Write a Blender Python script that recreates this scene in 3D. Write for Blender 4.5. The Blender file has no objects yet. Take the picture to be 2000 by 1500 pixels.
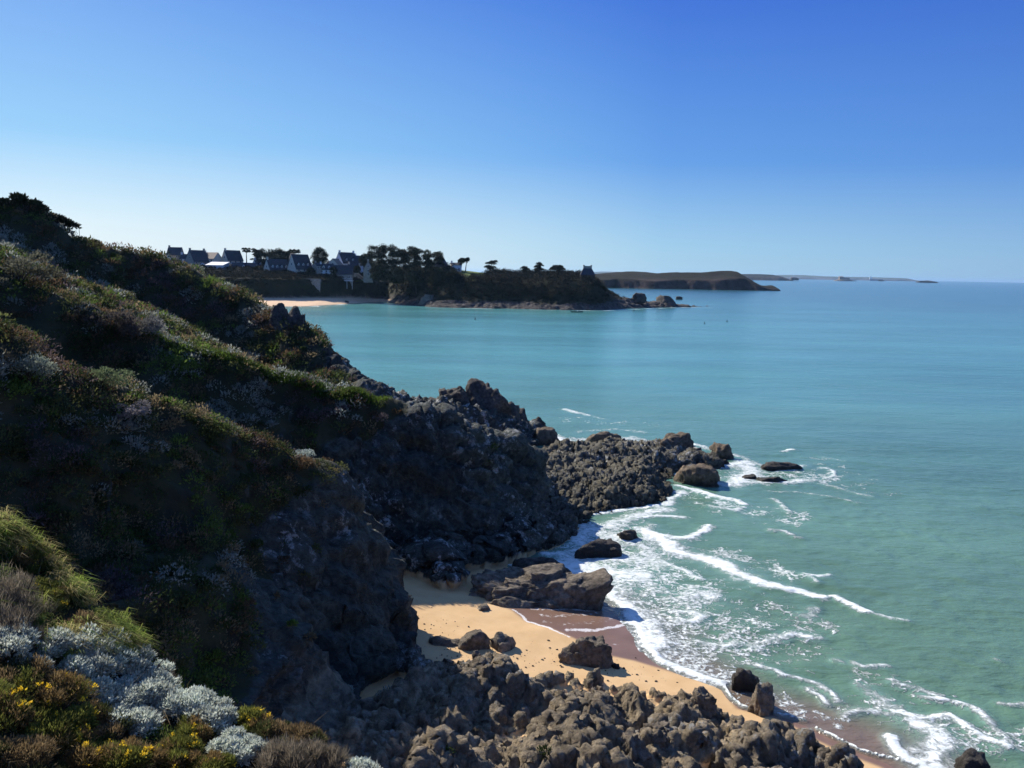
import bpy, math, random
import numpy as np
from mathutils import Matrix, Vector

C = bpy.context.scene.collection
random.seed(7)
RNG = np.random.default_rng(11)

# ------------------------------------------------------------------ camera
F = 1665.0                       # focal length in pixels of the 2000 px wide photograph
CAM_H = 22.0
PITCH = math.radians(7.43)
ROLL = math.radians(1.05)
cam_data = bpy.data.cameras.new("camera")
cam = bpy.data.objects.new("camera", cam_data)
C.objects.link(cam)
cam_rot = Matrix.Rotation(math.radians(90) - PITCH, 4, 'X') @ Matrix.Rotation(ROLL, 4, 'Z')
cam.matrix_world = Matrix.Translation((0, 0, CAM_H)) @ cam_rot
cam_data.sensor_width = 36.0
cam_data.lens = 36.0 * F / 2000.0
cam_data.clip_start = 0.1
cam_data.clip_end = 120000.0
bpy.context.scene.camera = cam

# ------------------------------------------------------------------ sky, sun, exposure
SUN_AZ = 42.0                    # degrees to the left of the viewing direction (+Y)
SUN_EL = 37.0
sc = bpy.context.scene
w = bpy.data.worlds.new("World")
sc.world = w
w.use_nodes = True
nt = w.node_tree
nt.nodes.clear()
out = nt.nodes.new('ShaderNodeOutputWorld')
bg = nt.nodes.new('ShaderNodeBackground')
sky = nt.nodes.new('ShaderNodeTexSky')
sky.sky_type = 'NISHITA'
sky.sun_disc = False
sky.sun_elevation = math.radians(SUN_EL)
sky.sun_rotation = math.radians(-SUN_AZ)
sky.ozone_density = 4.0
EXPO = 0.65
def _lin(c): return tuple((((v / 255.0) + 0.055) / 1.055) ** 2.4 / (2 ** EXPO) for v in c)
tcw = nt.nodes.new('ShaderNodeTexCoord')
sepw = nt.nodes.new('ShaderNodeSeparateXYZ'); nt.links.new(tcw.outputs['Generated'], sepw.inputs[0])
def wmath(op, a, b=None):
    k = nt.nodes.new('ShaderNodeMath'); k.operation = op
    for i, x in enumerate((a, b)):
        if x is None: continue
        if isinstance(x, (int, float)): k.inputs[i].default_value = x
        else: nt.links.new(x, k.inputs[i])
    return k.outputs[0]
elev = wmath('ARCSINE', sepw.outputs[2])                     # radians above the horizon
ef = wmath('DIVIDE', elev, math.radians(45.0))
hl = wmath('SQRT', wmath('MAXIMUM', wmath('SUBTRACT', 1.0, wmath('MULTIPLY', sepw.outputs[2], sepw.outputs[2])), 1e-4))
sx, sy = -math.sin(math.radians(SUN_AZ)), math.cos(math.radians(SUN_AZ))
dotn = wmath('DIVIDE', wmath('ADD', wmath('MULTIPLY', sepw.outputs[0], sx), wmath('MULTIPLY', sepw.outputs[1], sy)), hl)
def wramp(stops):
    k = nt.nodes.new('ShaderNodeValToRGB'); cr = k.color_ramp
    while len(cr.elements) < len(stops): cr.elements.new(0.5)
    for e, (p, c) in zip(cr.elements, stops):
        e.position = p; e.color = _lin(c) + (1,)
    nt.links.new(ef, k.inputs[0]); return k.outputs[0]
r_side = wramp([(0.0, (142, 186, 224)), (0.04, (132, 180, 226)), (0.15, (80, 140, 220)), (0.4, (42, 94, 204)), (0.7, (60, 104, 200)), (1.0, (92, 136, 212))])  # top stops of these ramps brightened, above the view, as fill for shaded slopes
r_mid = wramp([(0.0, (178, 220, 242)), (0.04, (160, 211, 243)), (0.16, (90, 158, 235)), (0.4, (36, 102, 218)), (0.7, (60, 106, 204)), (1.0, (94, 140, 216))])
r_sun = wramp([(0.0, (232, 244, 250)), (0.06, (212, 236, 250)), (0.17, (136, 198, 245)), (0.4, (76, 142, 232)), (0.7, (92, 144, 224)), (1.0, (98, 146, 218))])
def wstep(a, b):
    k = nt.nodes.new('ShaderNodeMapRange'); k.inputs['From Min'].default_value = a; k.inputs['From Max'].default_value = b
    nt.links.new(dotn, k.inputs[0]); return k.outputs[0]
def wmix(f, a, b):
    k = nt.nodes.new('ShaderNodeMix'); k.data_type = 'RGBA'
    if isinstance(f, float): k.inputs[0].default_value = f
    else: nt.links.new(f, k.inputs[0])
    nt.links.new(a, k.inputs[6]); nt.links.new(b, k.inputs[7]); return k.outputs[2]
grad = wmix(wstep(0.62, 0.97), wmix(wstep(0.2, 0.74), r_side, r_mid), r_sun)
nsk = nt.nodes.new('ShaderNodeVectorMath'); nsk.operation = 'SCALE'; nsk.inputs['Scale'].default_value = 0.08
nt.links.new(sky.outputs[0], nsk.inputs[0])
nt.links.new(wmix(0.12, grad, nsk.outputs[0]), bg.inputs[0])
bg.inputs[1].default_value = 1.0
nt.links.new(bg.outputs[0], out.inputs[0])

sd = bpy.data.lights.new("sun", 'SUN')
sd.energy = 5.0
sd.angle = math.radians(0.5)
sd.color = (1.0, 0.93, 0.82)
so = bpy.data.objects.new("sun", sd)
C.objects.link(so)
az, el = math.radians(SUN_AZ), math.radians(SUN_EL)
sun_dir = Vector((-math.sin(az) * math.cos(el), math.cos(az) * math.cos(el), math.sin(el)))
so.rotation_euler = sun_dir.to_track_quat('Z', 'Y').to_euler()
so.location = (-60, 60, 80)

sc.view_settings.view_transform = 'Standard'
sc.view_settings.look = 'None'
sc.view_settings.exposure = EXPO
sc.view_settings.gamma = 1.0

# ------------------------------------------------------------------ placing helpers
_R = np.array(cam_rot.to_3x3())

def ray(px, py):
    d = np.array([(px - 1000.0) / F, -(py - 750.0) / F, -1.0])
    return _R @ d

def W(px, py, Y):                 # point seen at px,py whose distance along +Y is Y
    d = ray(px, py)
    return np.array([0, 0, CAM_H]) + d * (Y / d[1])

def W0(px, py, z=0.0):            # point seen at px,py lying at height z
    d = ray(px, py)
    return np.array([0, 0, CAM_H]) + d * ((z - CAM_H) / d[2])

# ------------------------------------------------------------------ noise (numpy)
def _h(ix, iy, iz, s):
    n = (ix * 374761393 + iy * 668265263 + iz * 2147483647 + s * 1274126177) & 0xFFFFFFFF
    n = ((n ^ (n >> 13)) * 1274126177) & 0xFFFFFFFF
    n = ((n ^ (n >> 16)) * 2246822519) & 0xFFFFFFFF
    return ((n ^ (n >> 15)) & 0xFFFFFF) / float(0xFFFFFF)

def vnoise(P, s=0):
    P = np.asarray(P, float)
    I = np.floor(P).astype(np.int64)
    f = P - I
    u = f * f * f * (f * (f * 6 - 15) + 10)
    x, y, z = I[:, 0], I[:, 1], I[:, 2]
    r = 0
    for dx in (0, 1):
        wx = u[:, 0] if dx else 1 - u[:, 0]
        for dy in (0, 1):
            wy = u[:, 1] if dy else 1 - u[:, 1]
            for dz in (0, 1):
                wz = u[:, 2] if dz else 1 - u[:, 2]
                r = r + wx * wy * wz * _h(x + dx, y + dy, z + dz, s)
    return r * 2 - 1

_RM = np.array([[0.0, 0.8, 0.6], [-0.8, 0.36, -0.48], [-0.6, -0.48, 0.64]])
def fbm(P, octv=4, s=0, gain=0.5):
    P = np.asarray(P, float); a = 1.0; r = 0; t = 0
    for o in range(octv):
        r = r + a * vnoise(P, s + o * 17); t += a
        P = (P @ _RM.T) * 2.03 + 13.7; a *= gain
    return r / t

def ridged(P, octv=4, s=0, gain=0.5):
    P = np.asarray(P, float); a = 1.0; r = 0; t = 0
    for o in range(octv):
        r = r + a * (1 - 2 * np.abs(vnoise(P, s + o * 31))); t += a
        P = (P @ _RM.T) * 2.03 + 7.3; a *= gain
    return r / t

def worley(P, s=0):
    P = np.asarray(P, float)
    I = np.floor(P).astype(np.int64)
    f1 = np.full(len(P), 9.0); f2 = np.full(len(P), 9.0); idv = np.zeros(len(P))
    for dx in (-1, 0, 1):
        for dy in (-1, 0, 1):
            for dz in (-1, 0, 1):
                c = I + np.array([dx, dy, dz])
                a, b, d = c[:, 0], c[:, 1], c[:, 2]
                q = np.stack([c[:, 0] + _h(a, b, d, s + 1), c[:, 1] + _h(a, b, d, s + 2), c[:, 2] + _h(a, b, d, s + 3)], 1)
                dd = np.sqrt(((P - q) ** 2).sum(1))
                m = dd < f1
                f2 = np.where(m, f1, np.minimum(f2, dd))
                idv = np.where(m, _h(a, b, d, s + 4), idv)
                f1 = np.where(m, dd, f1)
    return f1, f2, idv

def sstep(a, b, x):
    t = np.clip((x - a) / (b - a), 0, 1)
    return t * t * (3 - 2 * t)

def seg_dist(X, Y, pts):
    """nearest distance to a polyline, with the segment index, parameter and side"""
    best = np.full(X.shape, 1e9); bi = np.zeros(X.shape, int); bt = np.zeros(X.shape); bs = np.zeros(X.shape)
    for i in range(len(pts) - 1):
        ax, ay = pts[i][0], pts[i][1]; bx, by = pts[i + 1][0], pts[i + 1][1]
        vx, vy = bx - ax, by - ay
        L = vx * vx + vy * vy + 1e-12
        t = np.clip(((X - ax) * vx + (Y - ay) * vy) / L, 0, 1)
        dx = X - (ax + t * vx); dy = Y - (ay + t * vy)
        d = np.sqrt(dx * dx + dy * dy)
        m = d < best
        best = np.where(m, d, best); bi = np.where(m, i, bi); bt = np.where(m, t, bt)
        bs = np.where(m, vx * (Y - ay) - vy * (X - ax), bs)
    return best, bi, bt, bs

def poly_sd(X, Y, pts):
    """signed distance to a closed polygon, positive inside"""
    P = list(pts) + [pts[0]]
    d, _, _, _ = seg_dist(X, Y, P)
    ins = np.zeros(X.shape, bool)
    for i in range(len(P) - 1):
        x1, y1, x2, y2 = P[i][0], P[i][1], P[i + 1][0], P[i + 1][1]
        if y1 == y2: continue
        c = ((y1 > Y) != (y2 > Y)) & (X < (x2 - x1) * (Y - y1) / (y2 - y1) + x1)
        ins ^= c
    return np.where(ins, d, -d)

# ------------------------------------------------------------------ mesh + tag helpers
def link(name, me, mats=(), parent=None):
    o = bpy.data.objects.new(name, me)
    C.objects.link(o)
    for m in (mats if isinstance(mats, (list, tuple)) else [mats]):
        if me is not None and m is not None: me.materials.append(m)
    if parent is not None: o.parent = parent
    return o

def np_mesh(name, V, Fc, smooth=True, attrs=None, colors=None, mi=None):
    V = np.asarray(V, np.float32); Fc = np.asarray(Fc, np.int32)
    n = Fc.shape[1]
    me = bpy.data.meshes.new(name)
    me.vertices.add(len(V)); me.vertices.foreach_set('co', V.ravel())
    me.loops.add(Fc.size); me.loops.foreach_set('vertex_index', Fc.ravel())
    me.polygons.add(len(Fc))
    me.polygons.foreach_set('loop_start', np.arange(0, Fc.size, n, dtype=np.int32))
    me.polygons.foreach_set('loop_total', np.full(len(Fc), n, np.int32))
    me.polygons.foreach_set('use_smooth', np.full(len(Fc), smooth, bool))
    if mi is not None: me.polygons.foreach_set('material_index', np.asarray(mi, np.int32))
    for k, a in (attrs or {}).items():
        at = me.attributes.new(k, 'FLOAT', 'POINT'); at.data.foreach_set('value', np.asarray(a, np.float32).ravel())
    for k, a in (colors or {}).items():
        a = np.asarray(a, np.float32)
        if a.shape[1] == 3: a = np.concatenate([a, np.ones((len(a), 1), np.float32)], 1)
        at = me.attributes.new(k, 'FLOAT_COLOR', 'POINT'); at.data.foreach_set('color', a.ravel())
    me.update(calc_edges=True)
    return me

def tag(o, label=None, cat=None, group=None, kind=None):
    if label: o['label'] = label
    if cat: o['category'] = cat
    if group: o['group'] = group
    if kind: o['kind'] = kind
    return o

def empty(name, loc=(0, 0, 0), rz=0.0):
    o = bpy.data.objects.new(name, None); C.objects.link(o)
    o.location = loc; o.rotation_euler = (0, 0, rz); o.empty_display_size = 0.3
    return o

def grid_mesh(name, PX, PY, PZ, attrs):
    nr, nc = PX.shape
    idx = np.arange(nr * nc).reshape(nr, nc)
    Fc = np.stack([idx[:-1, :-1].ravel(), idx[:-1, 1:].ravel(), idx[1:, 1:].ravel(), idx[1:, :-1].ravel()], 1)
    V = np.stack([PX.ravel(), PY.ravel(), PZ.ravel()], 1)
    return np_mesh(name, V, Fc, True, {k: v.ravel() for k, v in attrs.items()})

def axis(*segs):                  # (start, end, step) pieces joined
    out = []
    for a, b, s in segs:
        n = max(1, int(round((b - a) / s)))
        out += list(np.linspace(a, b, n, endpoint=False))
    out.append(segs[-1][1])
    return np.array(out)

# ------------------------------------------------------------------ node material helpers
class M:
    def __init__(self, name):
        self.m = bpy.data.materials.new(name); self.m.use_nodes = True
        self.t = self.m.node_tree; self.t.nodes.clear()
        self.out = self.t.nodes.new('ShaderNodeOutputMaterial')
        self.b = self.t.nodes.new('ShaderNodeBsdfPrincipled')
        self.t.links.new(self.b.outputs[0], self.out.inputs[0])
        self.geo = None
    def n(self, typ, **kw):
        nd = self.t.nodes.new(typ)
        for k, v in kw.items(): setattr(nd, k, v)
        return nd
    def l(self, a, b): self.t.links.new(a, b)
    def set(self, **kw):
        for k, v in kw.items():
            i = self.b.inputs[k.replace('_', ' ')]
            if hasattr(v, 'links') or isinstance(v, bpy.types.NodeSocket): self.l(v, i)
            else: i.default_value = v
    def pos(self):
        if self.geo is None: self.geo = self.n('ShaderNodeNewGeometry')
        return self.geo.outputs['Position']
    def objco(self):
        return self.n('ShaderNodeTexCoord').outputs['Object']
    def map(self, v, scale=(1, 1, 1), rot=(0, 0, 0), loc=(0, 0, 0)):
        k = self.n('ShaderNodeMapping'); k.inputs['Scale'].default_value = scale
        k.inputs['Rotation'].default_value = rot; k.inputs['Location'].default_value = loc
        self.l(v, k.inputs[0]); return k.outputs[0]
    def noise(self, v, scale, detail=4, rough=0.55, dist=0.0):
        k = self.n('ShaderNodeTexNoise'); k.inputs['Scale'].default_value = scale
        k.inputs['Detail'].default_value = detail; k.inputs['Roughness'].default_value = rough
        k.inputs['Distortion'].default_value = dist
        self.l(v, k.inputs['Vector']); return k.outputs[0]
    def voro(self, v, scale, feature='F1', rnd=1.0, out='Distance'):
        k = self.n('ShaderNodeTexVoronoi'); k.feature = feature; k.inputs['Scale'].default_value = scale
        k.inputs['Randomness'].default_value = rnd
        self.l(v, k.inputs['Vector']); return k.outputs[out]
    def ramp(self, v, stops, interp='LINEAR'):
        k = self.n('ShaderNodeValToRGB'); cr = k.color_ramp; cr.interpolation = interp
        while len(cr.elements) < len(stops): cr.elements.new(0.5)
        for e, (p, c) in zip(cr.elements, stops):
            e.position = p; e.color = (c[0], c[1], c[2], 1) if hasattr(c, '__len__') else (c, c, c, 1)
        self.l(v, k.inputs[0]); return k.outputs[0]
    def math(self, op, a, b=None, c=None, clamp=False):
        k = self.n('ShaderNodeMath', operation=op, use_clamp=clamp)
        for i, x in enumerate((a, b, c)):
            if x is None: continue
            if isinstance(x, bpy.types.NodeSocket): self.l(x, k.inputs[i])
            else: k.inputs[i].default_value = x
        return k.outputs[0]
    def mix(self, f, a, b, blend='MIX'):
        k = self.n('ShaderNodeMix'); k.data_type = 'RGBA'; k.blend_type = blend
        for i, x in ((0, f), (6, a), (7, b)):
            if isinstance(x, bpy.types.NodeSocket): self.l(x, k.inputs[i])
            elif i == 0: k.inputs[0].default_value = x
            else: k.inputs[i].default_value = (x[0], x[1], x[2], 1)
        return k.outputs[2]
    def sm(self, v, a, b):
        k = self.n('ShaderNodeMapRange'); k.interpolation_type = 'SMOOTHSTEP'
        k.inputs['From Min'].default_value = a; k.inputs['From Max'].default_value = b
        self.l(v, k.inputs[0]); return k.outputs[0]
    def attr(self, name, out='Fac'):
        k = self.n('ShaderNodeAttribute'); k.attribute_name = name; return k.outputs[out]
    def bump(self, h, strength=0.5, dist=0.1, normal=None):
        k = self.n('ShaderNodeBump'); k.inputs['Strength'].default_value = strength
        k.inputs['Distance'].default_value = dist
        self.l(h, k.inputs['Height'])
        if normal is not None: self.l(normal, k.inputs['Normal'])
        return k.outputs[0]

def rock_color(m, p, dark=1.0):
    n1 = m.noise(p, 0.35, 5, 0.6)
    n2 = m.noise(p, 2.6, 6, 0.65)
    c = m.ramp(n1, [(0.3, (0.058 * dark, 0.052 * dark, 0.05 * dark)), (0.5, (0.1 * dark, 0.088 * dark, 0.076 * dark)), (0.7, (0.15 * dark, 0.125 * dark, 0.1 * dark))])
    c2 = m.ramp(n2, [(0.32, 0.35), (0.5, 0.8), (0.68, 1.35)])
    c = m.mix(1.0, c, c2, 'MULTIPLY')
    return c, n1, n2

def mat_rock(name, dark=1.0, lichen=0.25, wetline=0.6, tint=None):
    m = M(name); p = m.pos()
    c, n1, n2 = rock_color(m, p, dark)
    li = m.math('MULTIPLY', m.sm(m.noise(p, 1.7, 7, 0.7), 0.56, 0.66), lichen)
    c = m.mix(li, c, (0.34, 0.33, 0.29))
    sep = m.n('ShaderNodeSeparateXYZ'); m.l(p, sep.inputs[0])
    zz = m.math('ADD', sep.outputs[2], m.math('MULTIPLY', n1, 0.8))
    wet = m.sm(zz, wetline + 0.9, wetline)
    c = m.mix(wet, c, m.mix(1.0, c, (0.42, 0.4, 0.36), 'MULTIPLY'))
    if tint: c = m.mix(1.0, c, tint, 'MULTIPLY')
    cr = m.voro(m.map(p, (1, 1, 1.6), (0.5, 0.3, 0.4)), 1.5, 'DISTANCE_TO_EDGE')
    crk = m.sm(cr, 0.0, 0.06)
    h = m.math('ADD', m.math('MULTIPLY', n2, 1.0), m.math('MULTIPLY', m.noise(p, 5, 9, 0.82, .4), 1.2))
    h = m.math('ADD', h, m.math('MULTIPLY', crk, 0.1))
    m.set(Base_Color=c, Roughness=m.math('SUBTRACT', 0.9, m.math('MULTIPLY', wet, 0.45)))
    m.b.inputs['Specular IOR Level'].default_value = 0.25
    m.l(m.bump(h, 0.9, 0.22), m.b.inputs['Normal'])
    return m.m

def mat_simple(name, col, rough=0.8, var=0.25, scale=1.0, bump=0.0, spec=0.2):
    m = M(name); p = m.pos()
    nz = m.noise(p, scale, 5, 0.6)
    f = m.ramp(nz, [(0.3, 1 - var), (0.7, 1 + var)])
    m.set(Base_Color=m.mix(1.0, col, f, 'MULTIPLY'), Roughness=rough)
    m.b.inputs['Specular IOR Level'].default_value = spec
    if bump: m.l(m.bump(nz, bump, 0.05), m.b.inputs['Normal'])
    return m.m

def mat_leaf(name, trans=0.35, rough=0.55, spec=0.3):
    m = M(name)
    col = m.attr('col', 'Color')
    m.set(Base_Color=col, Roughness=rough)
    m.b.inputs['Specular IOR Level'].default_value = spec
    tr = m.n('ShaderNodeBsdfTranslucent'); m.l(col, tr.inputs[0])
    mx = m.n('ShaderNodeMixShader'); mx.inputs[0].default_value = trans
    m.l(m.b.outputs[0], mx.inputs[1]); m.l(tr.outputs[0], mx.inputs[2])
    m.l(mx.outputs[0], m.out.inputs[0])
    return m.m
# ------------------------------------------------------------------ near coast: the heightfield
def wp(lst): return [W(*a) for a in lst]

R1 = wp([(-420, 470, 30), (-200, 570, 32), (0, 655, 34), (100, 700, 35.5), (200, 738, 37), (400, 805, 41), (520, 862, 43.5), (620, 915, 46), (662, 978, 48), (656, 1050, 49), (662, 1120, 50)])
R1b = [p + np.array([0, 0, 0.3]) for p in wp([(590, 915, 45.5), (630, 1080, 44.5), (640, 1190, 44), (740, 1275, 43), (850, 1325, 41)])]
R2 = wp([(-600, 330, 60), (-200, 440, 58), (0, 520, 58), (100, 567, 59), (200, 610, 60), (320, 658, 62), (450, 697, 64), (600, 742, 66), (700, 772, 66), (780, 797, 67), (850, 826, 68), (930, 858, 71), (990, 884, 74), (1035, 908, 77), (1060, 925, 79)])
R2b = wp([(640, 730, 100), (760, 775, 101), (840, 790, 103), (900, 800, 105), (960, 812, 107), (1000, 834, 110), (1038, 850, 116)])
R3 = wp([(-500, 250, 130), (-200, 330, 125), (0, 405, 125), (60, 412, 126), (140, 468, 128), (200, 482, 130), (260, 497, 131), (330, 508, 131), (420, 553, 130), (480, 580, 128), (505, 600, 126), (560, 632, 122), (600, 672, 118), (640, 710, 116), (690, 742, 114), (760, 775, 108)])
KN = [np.array(a) + np.array([0, 0, 0.1]) for a in wp([(-500, 850, 15), (-200, 930, 15), (0, 1030, 15), (120, 1120, 15), (250, 1215, 14.5), (340, 1320, 14), (480, 1410, 13), (620, 1470, 12.5), (760, 1540, 12), (830, 1620, 11)])]

WATER = [W0(*a) for a in [(1085, 895), (1100, 1000), (1118, 1040), (1090, 1070), (1045, 1082), (1010, 1105), (1060, 1122), (1120, 1150), (1175, 1188), (1222, 1200), (1258, 1242), (1283, 1288), (1340, 1313), (1412, 1338), (1425, 1364), (1450, 1384), (1520, 1399), (1592, 1425), (1680, 1469), (1772, 1502), (1850, 1545), (1900, 1650), (1900, 2000)]]
WATER = WATER + [np.array([400, 5, 0]), np.array([400, 180, 0]), np.array([-14, 180, 0]), np.array([-14, 112, 0])]
SHELF = [W0(a, b, 1.0) for a, b in [(840, 1322), (880, 1310), (930, 1302), (985, 1312), (1020, 1310), (1050, 1288), (1110, 1282), (1170, 1298), (1265, 1318), (1335, 1332), (1398, 1358), (1476, 1384), (1562, 1400), (1618, 1438), (1690, 1470), (1745, 1500), (1860, 1600), (1860, 1800), (1400, 1900), (900, 2200), (500, 2000), (450, 1600), (600, 1480), (740, 1370)]]
REEF = [W0(a, b, 0.4) for a, b in [(1060, 872), (1130, 880), (1200, 875), (1290, 866), (1350, 874), (1395, 890), (1432, 902), (1375, 917), (1322, 930), (1325, 955), (1300, 983), (1240, 990), (1170, 1002), (1110, 1060), (1040, 1085), (985, 1108), (930, 1160), (880, 1178), (820, 1172), (765, 1152), (735, 1140), (700, 1100), (850, 1000)]]

def spur(X, Y, pts, sn, sf, cw, mult=None):
    d, i, t, s = seg_dist(X, Y, pts)
    z = np.array([p[2] for p in pts])
    zc = z[i] + (z[np.minimum(i + 1, len(z) - 1)] - z[i]) * t
    dn = np.sqrt(d * d + cw * cw) - cw
    sl = np.where(s < 0, sn, sf)          # s<0: the side towards the camera (crest runs left to right)
    if mult is not None:
        m_ = np.array([1.0] * (len(pts) - len(mult)) + list(mult))
        sl = sl * (m_[i] + (m_[np.minimum(i + 1, len(m_) - 1)] - m_[i]) * t)
    return zc - dn * sl

def smax(a, b, k):
    h = np.clip(0.5 + 0.5 * (a - b) / k, 0, 1)
    return b * (1 - h) + a * h + k * h * (1 - h)

def base_height(X, Y):
    n = lambda s, sd_, o=3: fbm(np.stack([X.ravel() / s, Y.ravel() / s, np.zeros(X.size) + sd_], 1), o, sd_).reshape(X.shape)
    wob = n(9, 5) * 1.6
    X2 = X + wob; Y2 = Y + n(9, 9) * 1.6
    # sand and sea bed
    sdw = -poly_sd(X, Y, WATER)
    sand = np.where(sdw > 0, 0.085 * sdw, 0.11 * sdw)
    sand = np.minimum(sand, np.where(Y < 118, np.interp(X, [0, 6, 12], [2.2, 1.6, 0.5]), -3))
    sand = np.clip(sand, -4, 2.2) + n(3, 3) * 0.05 * sstep(0.5, 3, sdw)
    # the rise inland
    edge = np.interp(Y, [0, 10, 20, 27, 35, 43, 50, 56, 66, 80, 95, 110, 118, 130, 170], [-1, -1.5, -4.5, -5.0, -4.4, -8.3, -12.5, -12, -10, -14, -16, -16, -20, -26, -40])
    rise = np.interp(Y, [0, 20, 34, 42, 50, 60, 95, 130], [1.3, 1.3, 1.35, 1.35, 1.1, 0.6, 0.42, 0.5])
    d = edge - X2
    inland = np.where(d > 0, 0.8 + d * rise, -30)
    inland = np.minimum(inland, 9 + 0.24 * np.maximum(-X2 - 8, 0) + Y * 0.012)
    inland = np.minimum(inland, 28)
    h = inland
    h = smax(h, spur(X2, Y2, R1, 1.5, 1.15, 1.2, [1.15, 1.4, 1.9, 3.0, 3.6]), 1.2)
    h = smax(h, spur(X2, Y2, R1b, 1.3, 3.0, 0.5, [1.2, 1.6, 1.8, 1.6]), 0.8)
    h = smax(h, spur(X2, Y2, R2, 2.0, 0.9, 1.4, [1.0, 1.4, 2.2]), 1.2)
    h = smax(h, spur(X2, Y2, R2b, 1.0, 0.8, 1.5), 1.0)
    h = smax(h, spur(X2, Y2, R3, 1.2, 1.0, 2.0), 1.5)
    # rock shelf in front of the beach
    sdS = poly_sd(X, Y, SHELF) + n(2.5, 21) * 0.9
    P = np.stack([X.ravel(), Y.ravel(), np.zeros(X.size)], 1)
    f1, f2, idv = worley(P @ np.array([[0.42, 0.1, 0], [-0.14, 0.55, 0], [0, 0, 1]]), 5)
    g1, g2, idg = worley(P * 0.95 + 3.1, 8)
    rg = ridged(P * 0.7, 5, 57, 0.6)
    sa = P[:, 0] * 0.55 - P[:, 1] * 0.75 + fbm(P * 0.35, 3, 58) * 2.2
    saw = (sa * 0.75 - np.floor(sa * 0.75)); saw = np.where(saw < 0.8, saw / 0.8, (1 - saw) / 0.2)
    sb = P[:, 0] * 1.5 + P[:, 1] * 1.1 + fbm(P * 0.8, 3, 59) * 2.0
    sw2 = sb - np.floor(sb); sw2 = np.where(sw2 < 0.75, sw2 / .75, (1 - sw2) / .25)
    crag = fbm(P * 0.3, 5, 60, .58) * 2.0 + saw * 0.5 + sw2 * 0.15 + ridged(P * 1.5, 5, 63, .62) * 0.26
    blk = (np.clip(f2 - f1, 0, .25) * 0.5 + idv * 0.3 + idg * 0.14 + rg * 0.6 + crag + 0.85).reshape(X.shape)
    shelf = -0.55 + np.clip(sdS, -3, 2.0) * 0.5 + (blk - 0.75) * sstep(-0.5, 2.5, sdS) * 0.85 + np.clip(sdS - 2, 0, 9) * 0.1 + 0.28 * np.clip(0.5 - X, 0, 8) * sstep(-1, 1.5, sdS)
    shelf = np.where(sdS > -3, shelf, -30)
    h = np.maximum(h, shelf)
    sdR = poly_sd(X, Y, REEF) + n(3, 33) * 1.0
    blr = (idv * 0.15 + idg * 0.12 + rg * 0.4 + crag * 0.9 + 0.22).reshape(X.shape)
    reef = -0.5 + np.clip(sdR, -4, 3.5) * 0.45 + (blr - 0.4) * sstep(-1, 2, sdR) * 0.75
    reef = np.where(sdR > -4, reef, -30)
    h = np.maximum(h, reef)
    rockmask = sstep(-0.05, 0.35, h - sand)
    h = smax(h, sand, 0.12)
    # foreground knoll and the ledge the camera stands on
    kn_x = np.array([p[0] for p in KN]); kn_y = np.array([p[1] for p in KN]); kn_z = np.array([p[2] for p in KN])
    o = np.argsort(kn_x)
    ey = np.interp(X2 * 0.4 + X * 0.6, kn_x[o], kn_y[o]); ez = np.interp(X, kn_x[o], kn_z[o])
    back = Y - ey - n(2, 40) * 0.5
    top = ez + np.where(back < 0, 0.03 * (-back), 0)
    top = top + (20.3 - top) * sstep(6.5, 2.5, Y - 0.25 * X)
    right = X - np.interp(Y, [-30, -2, 0, 1.5, 3, 6, 9, 11.5, 20], [6, 3, 0.8, 0, -1.0, -1.0, -1.2, -1.9, -2.2])
    drop = 1.9 * np.maximum(back, 0) + 2.2 * np.maximum(right, 0)
    kn = top - drop
    isk = (Y < 40)
    h = np.where(isk, smax(h, kn, 0.4), h)
    knoll = sstep(0.8, 0.0, np.maximum(back, right)) * (Y < 25)
    return h, sand, rockmask, knoll, sdw, sdS

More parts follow.
